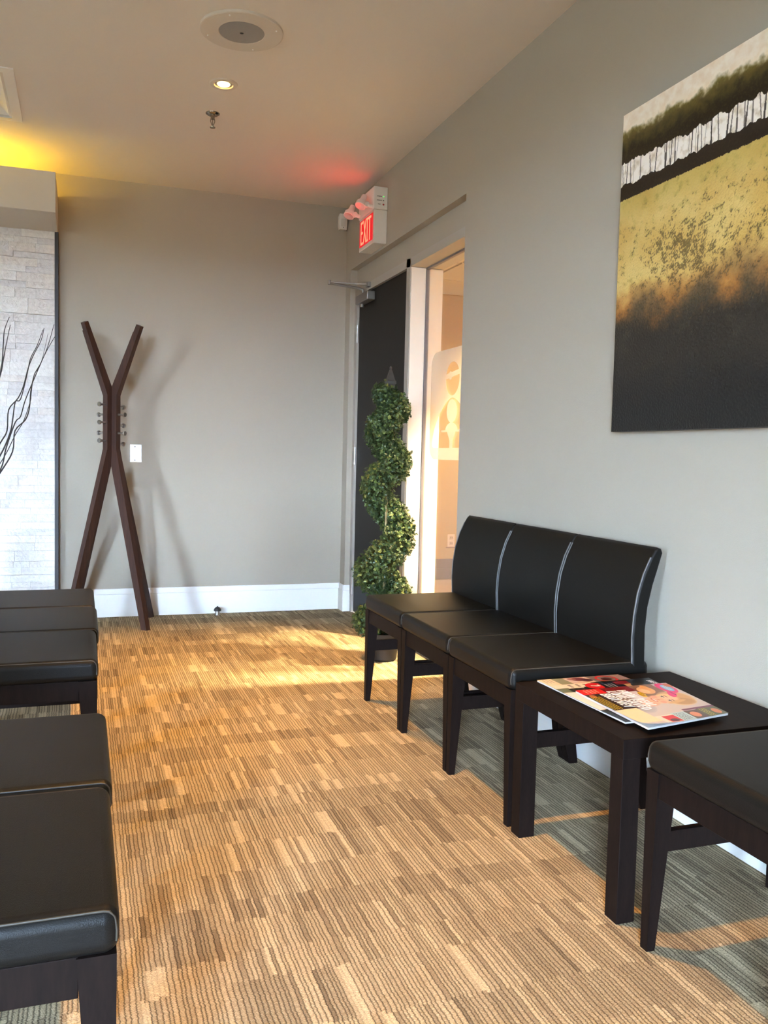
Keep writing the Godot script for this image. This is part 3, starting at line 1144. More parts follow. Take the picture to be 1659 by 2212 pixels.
func ceiling_fittings() -> void:
	var warm := Color(1.0, 0.71, 0.24)
	var e := 7.6
	lamp_at(v(0.644, HC, -4.335), "glowing recessed downlight between the round ceiling speaker and the sprinkler", e, 31.0, warm, 0.8)
	lamp_at(v(0.644, HC, -2.15), "recessed downlight nearer the camera, above the middle of the carpet", e * 0.78, 31.0, warm, 0.8)
	lamp_at(v(0.644, HC, 0.05), "recessed downlight above the camera", e, 31.0, warm, 0.8)
	# round speaker
	var t := thing("ceiling_speaker", "round white ceiling speaker with a grey perforated cone grille", "speaker", v(0.633, HC, -3.77))
	var st := sf()
	lathe(st, [Vector2(0.094, -0.010), Vector2(0.097, -0.012), Vector2(0.168, -0.012), Vector2(0.1725, -0.010), Vector2(0.173, 0)], 64)
	obj("flange", st, mat(srgb(206, 196, 184), 0.6), t)
	st = sf()
	lathe(st, [Vector2(0.008, -0.013), Vector2(0.094, -0.011), Vector2(0.095, -0.008)], 64)
	var gm := bumped(mat(srgb(176, 168, 160), 0.6), noise_tex(61, 0.35, 1, true, 9.0), 0.06, 1.0)
	obj("grille", st, gm, t)
	st = sf()
	lathe(st, [Vector2(0, -0.012), Vector2(0.008, -0.0132)], 16)
	obj("centre_hole", st, M.black, t)
	for k in 4:
		var a := 0.5 + k * PI / 2
		st = sf()
		lathe(st, [Vector2(0, -0.016), Vector2(0.003, -0.015), Vector2(0.0045, -0.011)], 10, v(cos(a) * 0.15, 0, sin(a) * 0.15))
		obj("screw", st, M.plastic, t)
	# sprinkler
	t = thing("fire_sprinkler", "small chrome fire sprinkler hanging from the ceiling beside the downlight", "sprinkler", v(0.647, HC, -4.725))
	st = sf()
	lathe(st, [Vector2(0.012, -0.010), Vector2(0.026, -0.010), Vector2(0.036, -0.004), Vector2(0.037, 0)], 32)
	obj("escutcheon", st, M.chrome, t)
	st = sf()
	lathe(st, [Vector2(0, -0.03), Vector2(0.010, -0.03), Vector2(0.012, -0.008)], 16)
	for s in [-1, 1]:
		tube(st, [v(s * 0.009, -0.028, 0), v(s * 0.011, -0.042, 0), v(s * 0.004, -0.060, 0), v(0, -0.066, 0)], [0.003, 0.0026, 0.0026, 0.003], 6)
	tube(st, [v(0, -0.028, 0), v(0, -0.066, 0)], [0.0024, 0.0024], 6)
	obj("sprinkler_body", st, M.chrome, t)
	st = sf()
	lathe(st, [Vector2(0, -0.075), Vector2(0.014, -0.074), Vector2(0.015, -0.071), Vector2(0.005, -0.066), Vector2(0, -0.066)], 20)
	obj("deflector", st, M.chrome, t)
	# square air diffuser of stepped frames
	t = thing("air_diffuser", "square white stepped ceiling air diffuser at the left edge", "vent", v(-0.655, HC, -4.893))
	var half := 0.352
	st = sf()
	for q4 in 4:
		var q := Basis(Vector3.UP, q4 * PI / 2)
		quad(st, q * v(-half, -0.006, half), q * v(half, -0.006, half), q * v(half - 0.05, -0.008, half - 0.05), q * v(-half + 0.05, -0.008, half - 0.05), Vector3.DOWN)
		quad(st, q * v(-half, -0.006, half), q * v(half, -0.006, half), q * v(half, 0, half), q * v(-half, 0, half), q * v(0, 0, 1))
		quad(st, q * v(-half + 0.05, -0.008, half - 0.05), q * v(half - 0.05, -0.008, half - 0.05), q * v(half - 0.055, 0.03, half - 0.055), q * v(-half + 0.055, 0.03, half - 0.055), q * v(0, 0, -1))
	obj("frame", st, M.plastic, t)
	for k in 3:
		st = sf()
		var o := half - 0.062 - k * 0.085
		var i := o - 0.075
		for q4 in 4:
			var q := Basis(Vector3.UP, q4 * PI / 2)
			quad(st, q * v(-o, 0.0, o), q * v(o, 0.0, o), q * v(i, 0.055, i), q * v(-i, 0.055, i), q * v(0, -0.8, -0.6))
		obj("vane", st, M.plastic, t)
	st = sf()
	box(st, v(-0.299, 0.10, -0.299), v(0.299, 0.11, 0.299))
	obj("throat", st, mat(srgb(140, 134, 126), 0.8), t)

func text(s: String, size: float, depth: float, bold := true) -> TextMesh:
	var f := SystemFont.new()
	f.font_names = PackedStringArray(["Droid Sans"])
	f.font_weight = 700 if bold else 400
	var tm := TextMesh.new()
	tm.font = f
	tm.text = s
	tm.font_size = 64
	tm.pixel_size = size / 64.0
	tm.depth = depth
	return tm

func text_on(called: String, s: String, size: float, m: Material, parent: Node, xf: Transform3D, depth := 0.001) -> MeshInstance3D:
	var mi := obj(called, text(s, size, depth, called != "exit_letters"), m, parent)
	mi.transform = xf
	return mi

func exit_fitting() -> void:
	# faces the room (-x); z runs along the wall
	var t := thing("exit_sign", "white exit sign with red letters and twin emergency lamp heads above the door", "exit sign", v(XR, 2.455, -5.39))
	var st := sf()
	rbox(st, v(-0.086, 0, -0.150), v(0, 0.205, 0.150), 0.004, 2)
	obj("sign_housing", st, M.plastic, t)
	st = sf()
	rbox(st, v(-0.092, 0.206, -0.154), v(0, 0.345, 0.156), 0.006, 2)
	obj("battery_housing", st, M.plastic, t)
	st = sf()
	rbox(st, v(-0.0905, 0.024, -0.132), v(-0.086, 0.190, 0.132), 0.002)
	obj("sign_face", st, emit(Color(1.0, 0.10, 0.15), 0.58), t)
	var bas := Basis(v(0, 0, 1), v(0, 1.0, 0), v(-1, 0, 0))
	text_on("exit_letters", "EXIT", 0.205, emit(Color(1.0, 0.62, 0.46), 0.85), t, Transform3D(bas.scaled_local(v(0.56, 1.0, 1)), v(-0.0915, 0.103, 0.0)), 0.002)
	# indicator lamps and captions on the end
	for k in 3:
		st = sf()
		lathe(st, [Vector2(0, 0.003), Vector2(0.003, 0.002), Vector2(0.0035 if k < 2 else 0.006, 0)], 12, v(-0.028, 0.285 - k * 0.024, 0.156), v(0, 0, 1))
		obj("indicator", st, [emit(Color(0.3, 1.0, 0.4), 2.0), M.black, mat(srgb(150, 20, 24), 0.4)][k], t)
		text_on("caption", ["POWER", "CHARGE", "TEST"][k], 0.009, M.black, t, Transform3D(Basis.IDENTITY, v(-0.055, 0.285 - k * 0.024, 0.1562)), 0.0005)
	# two heads on swivels
	for k in 2:
		var z := -0.168 + k * 0.25
		st = sf()
		tube(st, [v(-0.09, 0.225, z + 0.05), v(-0.104, 0.226, z + 0.045), v(-0.118, 0.232, z + 0.04)], [0.013, 0.012, 0.012], 12)
		lathe(st, [Vector2(0, -0.012), Vector2(0.016, -0.012), Vector2(0.016, 0.012), Vector2(0, 0.012)], 16, v(-0.124, 0.236, z + 0.034), v(0, 0, 1))
		var ax := v(0.42, 0.85, -0.28).normalized()
		var c := v(-0.146, 0.256, z)
		lathe(st, [Vector2(0, 0.055), Vector2(0.018, 0.052), Vector2(0.020, 0.020), Vector2(0.026, 0.006), Vector2(0.034, -0.004), Vector2(0.035, -0.030), Vector2(0.031, -0.032)], 24, c, ax)
		var hd := obj("lamp_head", st, M.plastic, t)
		st = sf()
		lathe(st, [Vector2(0, -0.024), Vector2(0.031, -0.031)], 24, c, ax)
		obj("lens", st, mat(srgb(200, 190, 188), 0.15), hd)
	var l := SpotLight3D.new()
	l.name = "letter_glow"
	l.light_color = Color(1.0, 0.10, 0.12)
	l.light_energy = 0.07
	l.light_size = 0.1
	l.spot_angle = 70
	l.spot_angle_attenuation = 0.7
	l.spot_range = 8
	l.spot_attenuation = 2.0
	l.shadow_enabled = true
	l.position = v(-0.14, 0.11, 0.0)
	l.basis = Basis.looking_at(v(-0.75, 1.0, 0), v(0, 0, 1))
	t.add_child(l)
	# corner motion sensor
	t = thing("motion_sensor", "small white motion sensor high in the corner behind the exit sign", "sensor", v(1.762, 2.735, ZB + 0.002), 0.0)
	st = sf()
	var o := PackedVector2Array()
	for p in [[-0.026, 0.0], [0.026, 0.0], [0.031, 0.02], [0.031, 0.09], [0.024, 0.112], [-0.024, 0.112], [-0.031, 0.09], [-0.031, 0.02]]:
		o.append(Vector2(p[0], p[1]))
	slab(st, o, 0.0, 0.042, 0.008, false)
	obj("casing", st, M.plastic, t)
	st = sf()
	rbox(st, v(-0.017, 0.022, 0.040), v(0.017, 0.075, 0.045), 0.002, 2)
	obj("lens", st, mat(srgb(214, 212, 208), 0.3), t)
	st = sf()
	lathe(st, [Vector2(0, 0.0005), Vector2(0.003, 0)], 10, v(0.0, 0.014, 0.042), v(0, 0, 1))
	obj("led", st, M.black, t)

func picture() -> void:
	var z0 := -2.644
	var w := 1.5
	var y0 := 1.234
	var y1 := 2.318
	var t := thing("canvas_painting", "large unframed abstract landscape canvas in ochre and black on the right wall", "painting", v(XR, y0, z0))
	var st := sf()
	rbox(st, v(-0.0395, 0, 0), v(0, y1 - y0, w), 0.002)
	obj("stretched_canvas", st, mat(srgb(40, 36, 33), 0.7), t)
	var tex := painting_texture()
	var m := mat(Color.WHITE, 0.5, 0, 0.35)
	m.albedo_texture = tex[0]
	m.normal_enabled = true
	m.normal_texture = tex[1]
	m.normal_scale = 0.9
	st = sf()
	quad(st, v(-0.04, 0, 0), v(-0.04, 0, w), v(-0.04, y1 - y0, w), v(-0.04, y1 - y0, 0), v(-1, 0, 0))
	obj("painted_face", st, m, t)

func coat_rack() -> void:
	var hub := v(0.182, 0, -5.83)
	var t := thing("coat_rack", "dark brown wooden coat rack of four bent posts with steel pegs", "coat rack", hub)
	var names := [[-1, 1, v(-0.272, 0, 0.225), v(-0.165, 1.905, 0.15)], [1, 1, v(0.203, 0, 0.216), v(0.162, 1.905, 0.15)], [1, -1, v(0.262, 0, -0.225), v(0.158, 1.895, -0.15)], [-1, -1, v(-0.235, 0, -0.225), v(-0.155, 1.895, -0.15)]]
	var sq := 0.0185
	var dd := 0.0375
	var posts := []
	for p in names:
		var dir := v(p[0], 0, p[1]).normalized()
		var tt := v(-dir.z, 0, dir.x)
		var ring := func(r_out: float, r_in: float, y: float) -> Array:
			return [dir * r_out + tt * sq + v(0, y, 0), dir * r_out - tt * sq + v(0, y, 0), dir * r_in - tt * sq + v(0, y, 0), dir * r_in + tt * sq + v(0, y, 0)]
		var st := sf()
		var lo := 1.135
		var hi := 1.472
		frustum(st, ring.call(dd + sq, dd - sq, lo), ring.call(dd + sq, dd - sq, hi))
		# arm and leg are deeper than the post where they meet it and taper outwards
		for e in [[hi, p[3], 0.030, 0.016, 0.0165], [lo, p[2], 0.031, 0.018, 0.022]]:
			var root: Array = ring.call(dd + sq, dd - sq - e[2], e[0])
			var end: Vector3 = e[1]
			var d := (end - dir * dd - v(0, e[0], 0)).normalized()
			var side: Vector3 = v(-d.z, 0, d.x).normalized() * e[3]
			if side.dot(tt) < 0: side = -side
			var n: Vector3 = side.normalized().cross(d).normalized() * e[4]
			if n.dot(dir) < 0: n = -n
			if e[0] == lo:
				n = dir * e[4]
			frustum(st, root, [end + n + side, end + n - side, end - n - side, end - n + side])
		posts.append(obj("post", st, M.walnut, t))
	var pegs := [[0, [1.413, 1.301, 1.186]], [3, [1.353, 1.237]], [1, [1.352, 1.235]], [2, [1.405, 1.287, 1.168]]]
	for g in pegs:
		var p: Array = names[g[0]]
		var dir := v(p[0], 0, p[1]).normalized()
		for y in g[1]:
			var st := sf()
			var a := dir * (dd + sq) + v(0, y, 0)
			lathe(st, [Vector2(0.0065, -0.002), Vector2(0.0065, 0.044), Vector2(0.0135, 0.046), Vector2(0.0145, 0.048), Vector2(0.0145, 0.054), Vector2(0.0135, 0.056), Vector2(0, 0.056)], 18, a, dir)
			obj("peg", st, M.steel, posts[g[0]])

func topiary() -> void:
	var at := v(1.588, 0, -4.52)
	var t := thing("potted_topiary", "spiral boxwood topiary in a black pot between the door and the chairs", "plant", at)
	var st := sf()
	lathe(st, [Vector2(0, 0.002), Vector2(0.070, 0.0), Vector2(0.078, 0.01), Vector2(0.090, 0.125), Vector2(0.097, 0.125), Vector2(0.099, 0.155), Vector2(0.092, 0.157), Vector2(0.088, 0.140), Vector2(0, 0.138)], 40)
	obj("pot", st, M.black, t)
	st = sf()
	tube(st, [v(0, 0.13, 0), v(0.002, 0.7, 0.002), v(0.006, 1.53, 0)], [0.008, 0.008, 0.006], 8)
	tube(st, [v(-0.012, 0.13, 0.01), v(-0.004, 0.8, 0.012), v(-0.008, 1.12, 0.01)], [0.006, 0.006, 0.005], 8)
	obj("bamboo_stake", st, mat(srgb(150, 132, 92), 0.6), t)
	# finial
	st = sf()
	rbox(st, v(-0.026, 1.522, -0.026), v(0.026, 1.542, 0.026), 0.003)
	rbox(st, v(-0.021, 1.497, -0.021), v(0.021, 1.523, 0.021), 0.003)
	frustum(st, [v(-0.021, 1.542, -0.021), v(0.021, 1.542, -0.021), v(0.021, 1.542, 0.021), v(-0.021, 1.542, 0.021)], [v(-0.006, 1.602, -0.006), v(0.006, 1.602, -0.006), v(0.006, 1.602, 0.006), v(-0.006, 1.602, 0.006)])
	lathe(st, [Vector2(0, -0.006), Vector2(0.006, 0.0), Vector2(0.0075, 0.006), Vector2(0.006, 0.012), Vector2(0, 0.016)], 12, v(0, 1.605, 0))
	var fin := obj("finial", st, mat(srgb(58, 55, 53), 0.35), t)
	fin.position = v(0.008, 0, 0)
	# spiral: heights of the leftmost and rightmost turns, tube and axis radius
	var ys := [1.480, 1.405, 1.29, 1.113, 0.985, 0.735, 0.49, 0.378, 0.22, 0.18]
	var axr := [0.03, 0.042, 0.044, 0.050, 0.054, 0.078, 0.082, 0.066, 0.085, 0.05]
	var tur := [0.048, 0.080, 0.078, 0.082, 0.084, 0.090, 0.097, 0.086, 0.090, 0.08]
	var core := []
	var crad := []
	var samples := []
	var steps := 96
	for i in steps + 1:
		var f := float(i) / steps * (ys.size() - 1)
		var k := mini(int(f), ys.size() - 2)
		var u := f - k
		var y := lerpf(ys[k], ys[k + 1], u)
		var ra := lerpf(axr[k], axr[k + 1], u)
		var rt := lerpf(tur[k], tur[k + 1], u)
		# k even: left side, odd: right side; left -> behind -> right -> front -> left
		var ang := PI + f * PI      # angle measured from +x towards -z ... front is +z
		var c := v(cos(ang) * ra, y, sin(ang) * ra)
		core.append(c)
		crad.append(rt * 0.70)
		samples.append([c, rt])
	st = sf()
	tube(st, core, crad, 10)
	obj("branch_core", st, mat(srgb(38, 42, 24), 0.95, 0, 0.1), t)
	var leaf := sf()
	var rng := RandomNumberGenerator.new()
	rng.seed = 404
	for k in 7:
		var az := TAU * k * 0.382 + rng.randf_range(-0.3, 0.3)
		var out := v(cos(az), 0, sin(az))
		var dirl := (out * 0.8 + Vector3.UP * rng.randf_range(0.35, 1.1)).normalized()
		var sd := dirl.cross(Vector3.UP).normalized()
		var nn := sd.cross(dirl).normalized()
		var base := Vector3.UP * (0.0015 * k - 0.002)
		var L := rng.randf_range(0.0095, 0.0125)
		# rounded leaf folded along its midrib
		var rim := []
		for q in [[0.0, 0.0], [0.22, 0.23], [0.55, 0.34], [0.85, 0.22], [1.0, 0.0]]:
			rim.append([base + dirl * L * q[0] - nn * L * 0.10 * q[0] * q[0], sd * L * q[1] + nn * L * q[1] * 0.3])
		var z := Vector2.ZERO
		for i in 4:
			for sg in [-1.0, 1.0]:
				var m0: Vector3 = rim[i][0]
				var m1: Vector3 = rim[i + 1][0]
				var e0: Vector3 = m0 + rim[i][1] * v(1, 1, 1) * sg if sg > 0 else m0 - rim[i][1] + nn * nn.dot(rim[i][1]) * 2.0
				var e1: Vector3 = m1 + rim[i + 1][1] * v(1, 1, 1) * sg if sg > 0 else m1 - rim[i + 1][1] + nn * nn.dot(rim[i + 1][1]) * 2.0
				for q in [[m0, e0, e1], [m0, e1, m1]]:
					var fn: Vector3 = (q[1] - q[0]).cross(q[2] - q[0])
					if fn.length() < 1e-10:
						continue
					fn = fn.normalized()
					if fn.dot(nn) < 0: fn = -fn
					tri(leaf, q, [fn, fn, fn], [z, z, z])
	var lm := mat(Color.WHITE, 0.42, 0, 0.5)
	lm.vertex_color_use_as_albedo = true
	lm.cull_mode = BaseMaterial3D.CULL_DISABLED
	lm.backlight_enabled = true
	lm.backlight = Color(0.10, 0.14, 0.04)
	var lmesh := leaf.commit()
	lmesh.surface_set_material(0, lm)
	var mm := MultiMesh.new()
	mm.transform_format = MultiMesh.TRANSFORM_3D
	mm.use_colors = true
	mm.mesh = lmesh
	var N := 11000
	mm.instance_count = N
	for i in N:
		var s := int(pow(rng.randf(), 0.92) * (steps + 0.99))
		var c: Vector3 = samples[s][0]
		var rt: float = samples[s][1]
		var d := v(rng.randfn(), rng.randfn() * 0.9, rng.randfn()).normalized()
		var rr := rt * (0.66 + 0.32 * pow(rng.randf(), 0.6)) + rng.randfn() * 0.004
		var p := c + d * rr + v(rng.randf_range(-0.008, 0.008), rng.randf_range(-0.01, 0.01), rng.randf_range(-0.008, 0.008))
		var up := (d + v(rng.randfn(), rng.randfn(), rng.randfn()) * 0.35 + Vector3.UP * 0.25).normalized()
		var sd := up.cross(v(rng.randfn(), rng.randfn(), rng.randfn())).normalized()
		var sc := rng.randf_range(0.85, 1.3)
		mm.set_instance_transform(i, Transform3D(Basis(sd, up, sd.cross(up)).scaled_local(Vector3.ONE * sc), p))
		var g := rng.randf()
		var col := Color(0.020, 0.048, 0.016).lerp(Color(0.095, 0.145, 0.034), g * g)
		if rng.randf() < 0.05: col = Color(0.22, 0.25, 0.07)
		mm.set_instance_color(i, col)
	var mi := MultiMeshInstance3D.new()
	mi.name = "leaves"
	mi.multimesh = mm
	mi.set_meta("kind", "stuff")
	t.add_child(mi)

# chair in its own frame: front edge at x = 0, back towards +x, width along z
func make_chair() -> Node3D:
	var t := thing("upholstered_chair", "", "chair")
	var hw := 0.2415
	var st := sf()
	rbox(st, v(0.0, 0.424, -hw), v(0.50, 0.493, hw), 0.022, 5)
	obj("seat", st, M.leather, t)
	# piping round the seat, along both side edges and the front
	for s in [-1, 1]:
		st = sf()
		tube(st, [v(0.014, 0.4865, s * (hw - 0.0085)), v(0.022, 0.4885, s * (hw - 0.0085)), v(0.44, 0.4885, s * (hw - 0.0085))], [0.002, 0.002, 0.002], 6)
		tube(st, [v(0.007, 0.478, s * (hw - 0.0085)), v(0.014, 0.4865, s * (hw - 0.0085))], [0.002, 0.002], 6)
		tube(st, [v(0.0045, 0.444, s * (hw - 0.007)), v(0.0040, 0.460, s * (hw - 0.0075)), v(0.007, 0.478, s * (hw - 0.0085))], [0.0018, 0.0018, 0.002], 6)
		obj("piping", st, M.piping, t)
	# backrest: curved profile
	var fr := [[0.440, 0.425], [0.436, 0.47], [0.431, 0.567], [0.435, 0.641], [0.446, 0.712], [0.466, 0.776], [0.490, 0.826], [0.503, 0.848]]
	var bk := [[0.514, 0.858], [0.527, 0.854], [0.533, 0.840], [0.519, 0.793], [0.501, 0.736], [0.485, 0.665], [0.479, 0.593], [0.482, 0.50], [0.486, 0.425]]
	var o := PackedVector2Array()
	for p in fr + bk:
		o.append(Vector2(p[0], p[1]))
	st = sf()
	slab(st, o, -hw + 0.0005, hw - 0.0005, 0.008)
	obj("backrest", st, M.leather, t)
	for s in [-1, 1]:
		st = sf()
		var pts := []
		var rad := []
		for i in range(1, 7):
			pts.append(v(fr[i][0] + 0.001, fr[i][1], s * (hw - 0.007)))
			rad.append(0.0032)
		tube(st, pts, rad, 6)
		obj("backrest_piping", st, M.welt, t)
	# frame under the seat
	st = sf()
	rbox(st, v(0.008, 0.368, -hw + 0.045), v(0.03, 0.428, hw - 0.045), 0.0015)
	obj("apron", st, M.espresso, t)
	for s in [-1, 1]:
		st = sf()
		var z0 := minf(s * (hw - 0.008), s * (hw - 0.03))
		rbox(st, v(0.055, 0.368, z0), v(0.44, 0.428, z0 + 0.022), 0.0015)
		obj("apron", st, M.espresso, t)
		st = sf()
		z0 = minf(s * (hw - 0.014), s * (hw - 0.034))
		rbox(st, v(0.036, 0.235, z0), v(0.465, 0.284, z0 + 0.02), 0.0015)
		obj("stretcher", st, M.espresso, t)
	st = sf()
	rbox(st, v(0.445, 0.368, -hw + 0.045), v(0.467, 0.428, hw - 0.045), 0.0015)
	obj("apron", st, M.espresso, t)
	for s in [-1.0, 1.0]:
		var zo: float = s * (hw - 0.004)
		var zt: float = s * (hw - 0.047)
		var zb: float = s * (hw - 0.029)
		st = sf()
		frustum(st, [v(0.006, 0, zo), v(0.028, 0, zo), v(0.028, 0, zb), v(0.006, 0, zb)], [v(0.004, 0.427, zo), v(0.058, 0.427, zo), v(0.058, 0.427, zt), v(0.004, 0.427, zt)])
		obj("leg", st, M.espresso, t)
		st = sf()
		var prof := [[0.492, 0.0, 0.526], [0.462, 0.10, 0.512], [0.446, 0.22, 0.500], [0.438, 0.32, 0.494], [0.436, 0.427, 0.488]]
		for i in prof.size() - 1:
			var a: Array = prof[i]
			var b: Array = prof[i + 1]
			var zi: float = s * (hw - 0.040)
			frustum(st, [v(a[0], a[1], zo), v(a[2], a[1], zo), v(a[2], a[1], zi), v(a[0], a[1], zi)], [v(b[0], b[1], zo), v(b[2], b[1], zo), v(b[2], b[1], zi), v(b[0], b[1], zi)])
		obj("leg", st, M.espresso, t)
	return t

func seats() -> void:
	var proto := make_chair()
	var right := [
		[1.235, -3.541, "black leather chair farthest from the camera in the row of three, beside the topiary"],
		[1.234, -3.056, "black leather middle chair of the joined row of three on the right wall"],
		[1.233, -2.571, "black leather chair of the row of three that stands against the side table"],
		[1.230, -1.415, "black leather chair cut by the right edge of the view, just past the magazines"]]
	var left := [
		[0.055, -3.955, "black leather chair on the left, farthest of its row, nearest the coat rack"],
		[0.060, -3.470, "black leather chair on the left, middle of the farther three"],
		[0.050, -2.985, "black leather chair on the left with its side to the gap in the row"],
		[0.058, -1.955, "black leather chair on the left just this side of the gap in the row"],
		[0.052, -1.465, "black leather chair on the left nearest to the camera"]]
	var first := true
	for s in [right, left]:
		for c in s:
			var o: Node3D = proto
			if not first:
				o = proto.duplicate()
				o.name = numbered("upholstered_chair")
				add_child(o)
			first = false
			o.position = v(c[0], 0, c[1])
			o.rotation.y = 0.0 if s == right else PI
			tag(o, c[2], "chair", "waiting chairs along the right wall" if s == right else "waiting chairs on the left")

func table_and_magazines() -> void:
	var t := thing("side_table", "square dark brown side table with thick legs between two chairs", "table", v(1.236, 0, -2.302))
	var S := 0.553
	var st := sf()
	rbox(st, v(0, 0.411, 0), v(S, 0.461, S), 0.0015)
	obj("tabletop", st, M.espresso, t)
	for x in [0.0, S - 0.051]:
		for z in [0.0, S - 0.051]:
			st = sf()
			rbox(st, v(x, 0, z), v(x + 0.051, 0.412, z + 0.051), 0.0015)
			obj("leg", st, M.espresso, t)
	var y := 0.461
	magazine("cream glossy magazine at the bottom of the stack on the side table", cover_cream(), y, 0.004, [v(1.301, 0, -2.292), v(1.312, 0, -1.97), v(1.612, 0, -1.99), v(1.590, 0, -2.296)], 1)
	magazine("black glossy magazine in the middle of the stack on the side table", cover_black(), y + 0.0062, 0.004, [v(1.291, 0, -2.203), v(1.303, 0, -1.840), v(1.600, 0, -1.865), v(1.645, 0, -2.215)], 2)
	magazine("celebrity magazine with a smiling blonde woman, topmost on the side table", cover_celebrity(), y + 0.0125, 0.0045, [v(1.324, 0, -2.113), v(1.317, 0, -1.766), v(1.605, 0, -1.818), v(1.637, 0, -2.122)], 3)

func magazine(label: String, tex: Texture2D, y: float, thick: float, q: Array, kind: int) -> void:
	var o: Vector3 = q[0]
	var t := thing("magazine", label, "magazine", v(o.x, y, o.z), 0.0, "magazines stacked on the side table")
	var A := Vector3.ZERO
	var B: Vector3 = q[1] - o
	var C: Vector3 = q[2] - o
	var D: Vector3 = q[3] - o
	var n := 14
	var at := func(u: float, w: float) -> Vector3:
		var p: Vector3 = A.lerp(B, u).lerp(D.lerp(C, u), w)
		var lift := 0.0008 * sin(u * 6.0 + kind) * pow(1.0 - w, 3.0)
		if kind == 3:
			lift += 0.010 * pow(clampf((u - 0.78) / 0.22, 0, 1), 2.0) * pow(clampf((0.55 - w) / 0.55, 0, 1), 2.0)
			lift += 0.0015
		return p + v(0, thick + lift, 0)
	var st := sf()
	for i in n:
		for j in n:
			var P := []
			var U := []
			for c in [[0, 0], [1, 0], [1, 1], [0, 1]]:
				var u := float(i + c[0]) / n
				var w := float(j + c[1]) / n
				P.append(at.call(u, w))
				U.append(Vector2(u, 1.0 - w))
			quad(st, P[0], P[1], P[2], P[3], v(0, 1, 0), U)
	var m := mat(Color.WHITE, 0.28, 0, 0.5)
	m.albedo_texture = tex
	obj("cover", st, m, t)
	# pages: layered edges, each sheet a little short of the last
	st = sf()
	var layers := 5
	for l in layers:
		var y0 := thick * l / layers + 0.0001
		var y1 := thick * (l + 1) / layers - 0.0001
		var ins := 0.0015 * ((l * 7) % 3)
		var cen := (A + B + C + D) / 4.0
		var lo := []
		var hi := []
		for p in [A, B, C, D]:
			var k: Vector3 = p + (cen - p).normalized() * (ins + 0.001)
			lo.append(k + v(0, y0, 0))
			hi.append(k + v(0, y1, 0))
		frustum(st, lo, hi)
	obj("pages", st, M.paper, t)
	# print large enough to read
	var xd := (B - A).normalized()
	var yd := (D - A).normalized()
	var words := []
	if kind == 3:
		words = [["HOW REAL", 0.345, 0.425, 0.0385, Color(0.97, 0.97, 0.97)], ["LOVE SAVED", 0.375, 0.315, 0.0385, Color(0.97, 0.97, 0.97)], ["BRITNEY", 0.345, 0.205, 0.0385, Color(0.97, 0.97, 0.97)]]
	elif kind == 2:
		words = [["FASH", 0.14, 0.955, 0.022, Color(0.85, 0.85, 0.85)], ["7", 0.10, 0.39, 0.035, Color(0.96, 0.96, 0.96)]]
	for wd in words:
		var p: Vector3 = at.call(wd[1], wd[2]) + v(0, 0.0005, 0)
		var bx := xd
		var bz := v(0, 1, 0)
		var by := bz.cross(bx).normalized()
		if by.dot(yd) < 0: by = -by
		var wm := mat(wd[4], 0.4)
		text_on("print", wd[0], wd[3], wm, t, Transform3D(Basis(bx * 0.84, by * 1.05, bz), p), 0.0004)

func small_things() -> void:
	var t := thing("wall_plate", "blank stainless steel wall plate beside the coat rack", "wall plate", v(0.348, 1.109, ZB))
	var st := sf()
	rbox(st, v(-0.038, -0.060, 0), v(0.038, 0.060, 0.006), 0.003, 2)
	obj("plate", st, mat(srgb(236, 236, 236), 0.35, 0.6), t)
	for y in [-0.045, 0.045]:
		st = sf()
		lathe(st, [Vector2(0, 0.0095), Vector2(0.004, 0.009), Vector2(0.0045, 0.006)], 12, v(-0.006, y, 0), v(0, 0, 1))
		obj("screw", st, M.gasket, t)
	t = thing("door_stop", "small domed floor door stop in front of the far baseboard", "door stop", v(0.896, 0, -6.035))
	st = sf()
	lathe(st, [Vector2(0.0, 0.0), Vector2(0.018, 0.0), Vector2(0.016, 0.004), Vector2(0.015, 0.03), Vector2(0, 0.03)], 24)
	obj("post", st, M.steel, t)
	st = sf()
	lathe(st, [Vector2(0, 0.029), Vector2(0.024, 0.029), Vector2(0.026, 0.034), Vector2(0.022, 0.046), Vector2(0.012, 0.055), Vector2(0.004, 0.058), Vector2(0.003, 0.063), Vector2(0, 0.063)], 24)
	obj("rubber_cap", st, M.black, t)

func px(x: float, y: float, z: float) -> Vector3:
	# point of the upright plane z = const that the photograph shows at a pixel; used once to lay out the twigs
	var cam := get_node("camera") as Camera3D
	var d := cam.transform.basis * v((x - 829.5) / 1879.4, -(y - 1106.0) / 1879.4, -1.0)
	return cam.position + d * ((z - cam.position.z) / d.z)

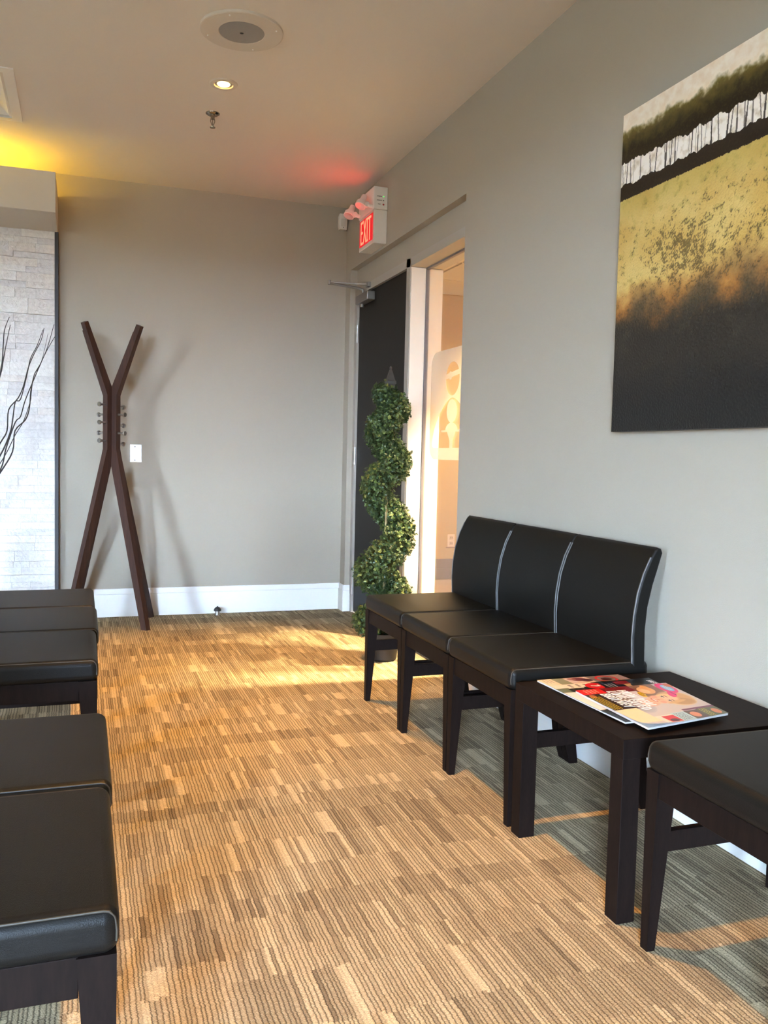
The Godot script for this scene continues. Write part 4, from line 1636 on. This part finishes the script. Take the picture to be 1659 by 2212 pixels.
func twigs() -> void:
	var z := -5.45
	var mouth := v(-0.78, 0.62, z)
	var t := thing("floor_vase", "tall dark vase on the floor holding the twigs before the stone panel", "vase", v(mouth.x, 0, z))
	var st := sf()
	lathe(st, [Vector2(0, 0), Vector2(0.10, 0), Vector2(0.13, 0.12), Vector2(0.12, 0.35), Vector2(0.07, 0.55), Vector2(0.08, 0.62), Vector2(0.072, 0.62), Vector2(0.06, 0.55), Vector2(0, 0.5)], 32)
	obj("vessel", st, M.black, t)
	var bark := mat(srgb(46, 40, 38), 0.7)
	var lines := [
		["thin dark twig at the left edge whose tip stands highest", [[19, 683], [9, 712], [6, 745], [0, 800], [-30, 900]]],
		["thin dark twig at the left edge just right of the highest tip", [[22, 701], [12, 745], [6, 775], [-2, 815], [-40, 930]]],
		["dark twig of the fan with a tip in the middle of the white stone", [[95, 707], [88, 735], [73, 765], [61, 795], [50, 835], [38, 860], [18, 885], [15, 930], [0, 958], [-50, 1040]]],
		["dark twig that forks low from the middle twig of the fan", [[93, 712], [80, 748], [66, 775], [58, 810], [44, 862], [33, 868], [28, 905], [22, 935], [0, 984], [-50, 1060]]],
		["dark twig whose tip meets the black edge strip of the stone", [[117, 702], [103, 750], [88, 785], [73, 820], [55, 865], [45, 900], [33, 913], [13, 968], [0, 1017], [-50, 1090]]],
		["dark twig farthest right, bending across the black edge strip", [[121, 724], [101, 758], [84, 795], [75, 810], [67, 846], [64, 880], [55, 907], [33, 931], [28, 976], [0, 1023], [-50, 1100]]],
		["fine side twig between the two twigs on the right", [[104, 722], [98, 752], [90, 783], [74, 812], [68, 850], [66, 868], [52, 910], [34, 940], [8, 990], [-50, 1075]]]]
	var k := 0
	for l in lines:
		var pts := []
		var rad := []
		var n: int = l[1].size()
		for i in n:
			var p := px(l[1][i][0], l[1][i][1], z)
			p.z += 0.012 * k - 0.036 + 0.015 * sin(i * 1.3 + k * 2.0)
			pts.append(p)
			rad.append(lerpf(0.0016, 0.0048, float(i) / n) * (0.6 if k == 6 else 1.0))
		pts.append(v(mouth.x + 0.01 * (k - 3), 0.60, z + 0.012 * k - 0.036))
		pts.append(v(mouth.x + 0.006 * (k - 3), 0.52, z + 0.006 * k - 0.02))
		rad.append(0.0048)
		rad.append(0.0048)
		# smooth
		var cv := Curve3D.new()
		for i in pts.size():
			var tn: Vector3 = (pts[mini(i + 1, pts.size() - 1)] - pts[maxi(i - 1, 0)]) * 0.16
			cv.add_point(pts[i], -tn, tn)
		var sp := []
		var sr := []
		for i in pts.size() - 1:
			for j in 4:
				sp.append(cv.sample(i, j / 4.0))
				sr.append(lerpf(rad[i], rad[i + 1], j / 4.0))
		sp.append(pts[-1])
		sr.append(rad[-1])
		st = sf()
		tube(st, sp, sr, 6)
		tag(obj("twig", st, bark), l[0], "twig", "dark twigs in front of the white stone")
		k += 1
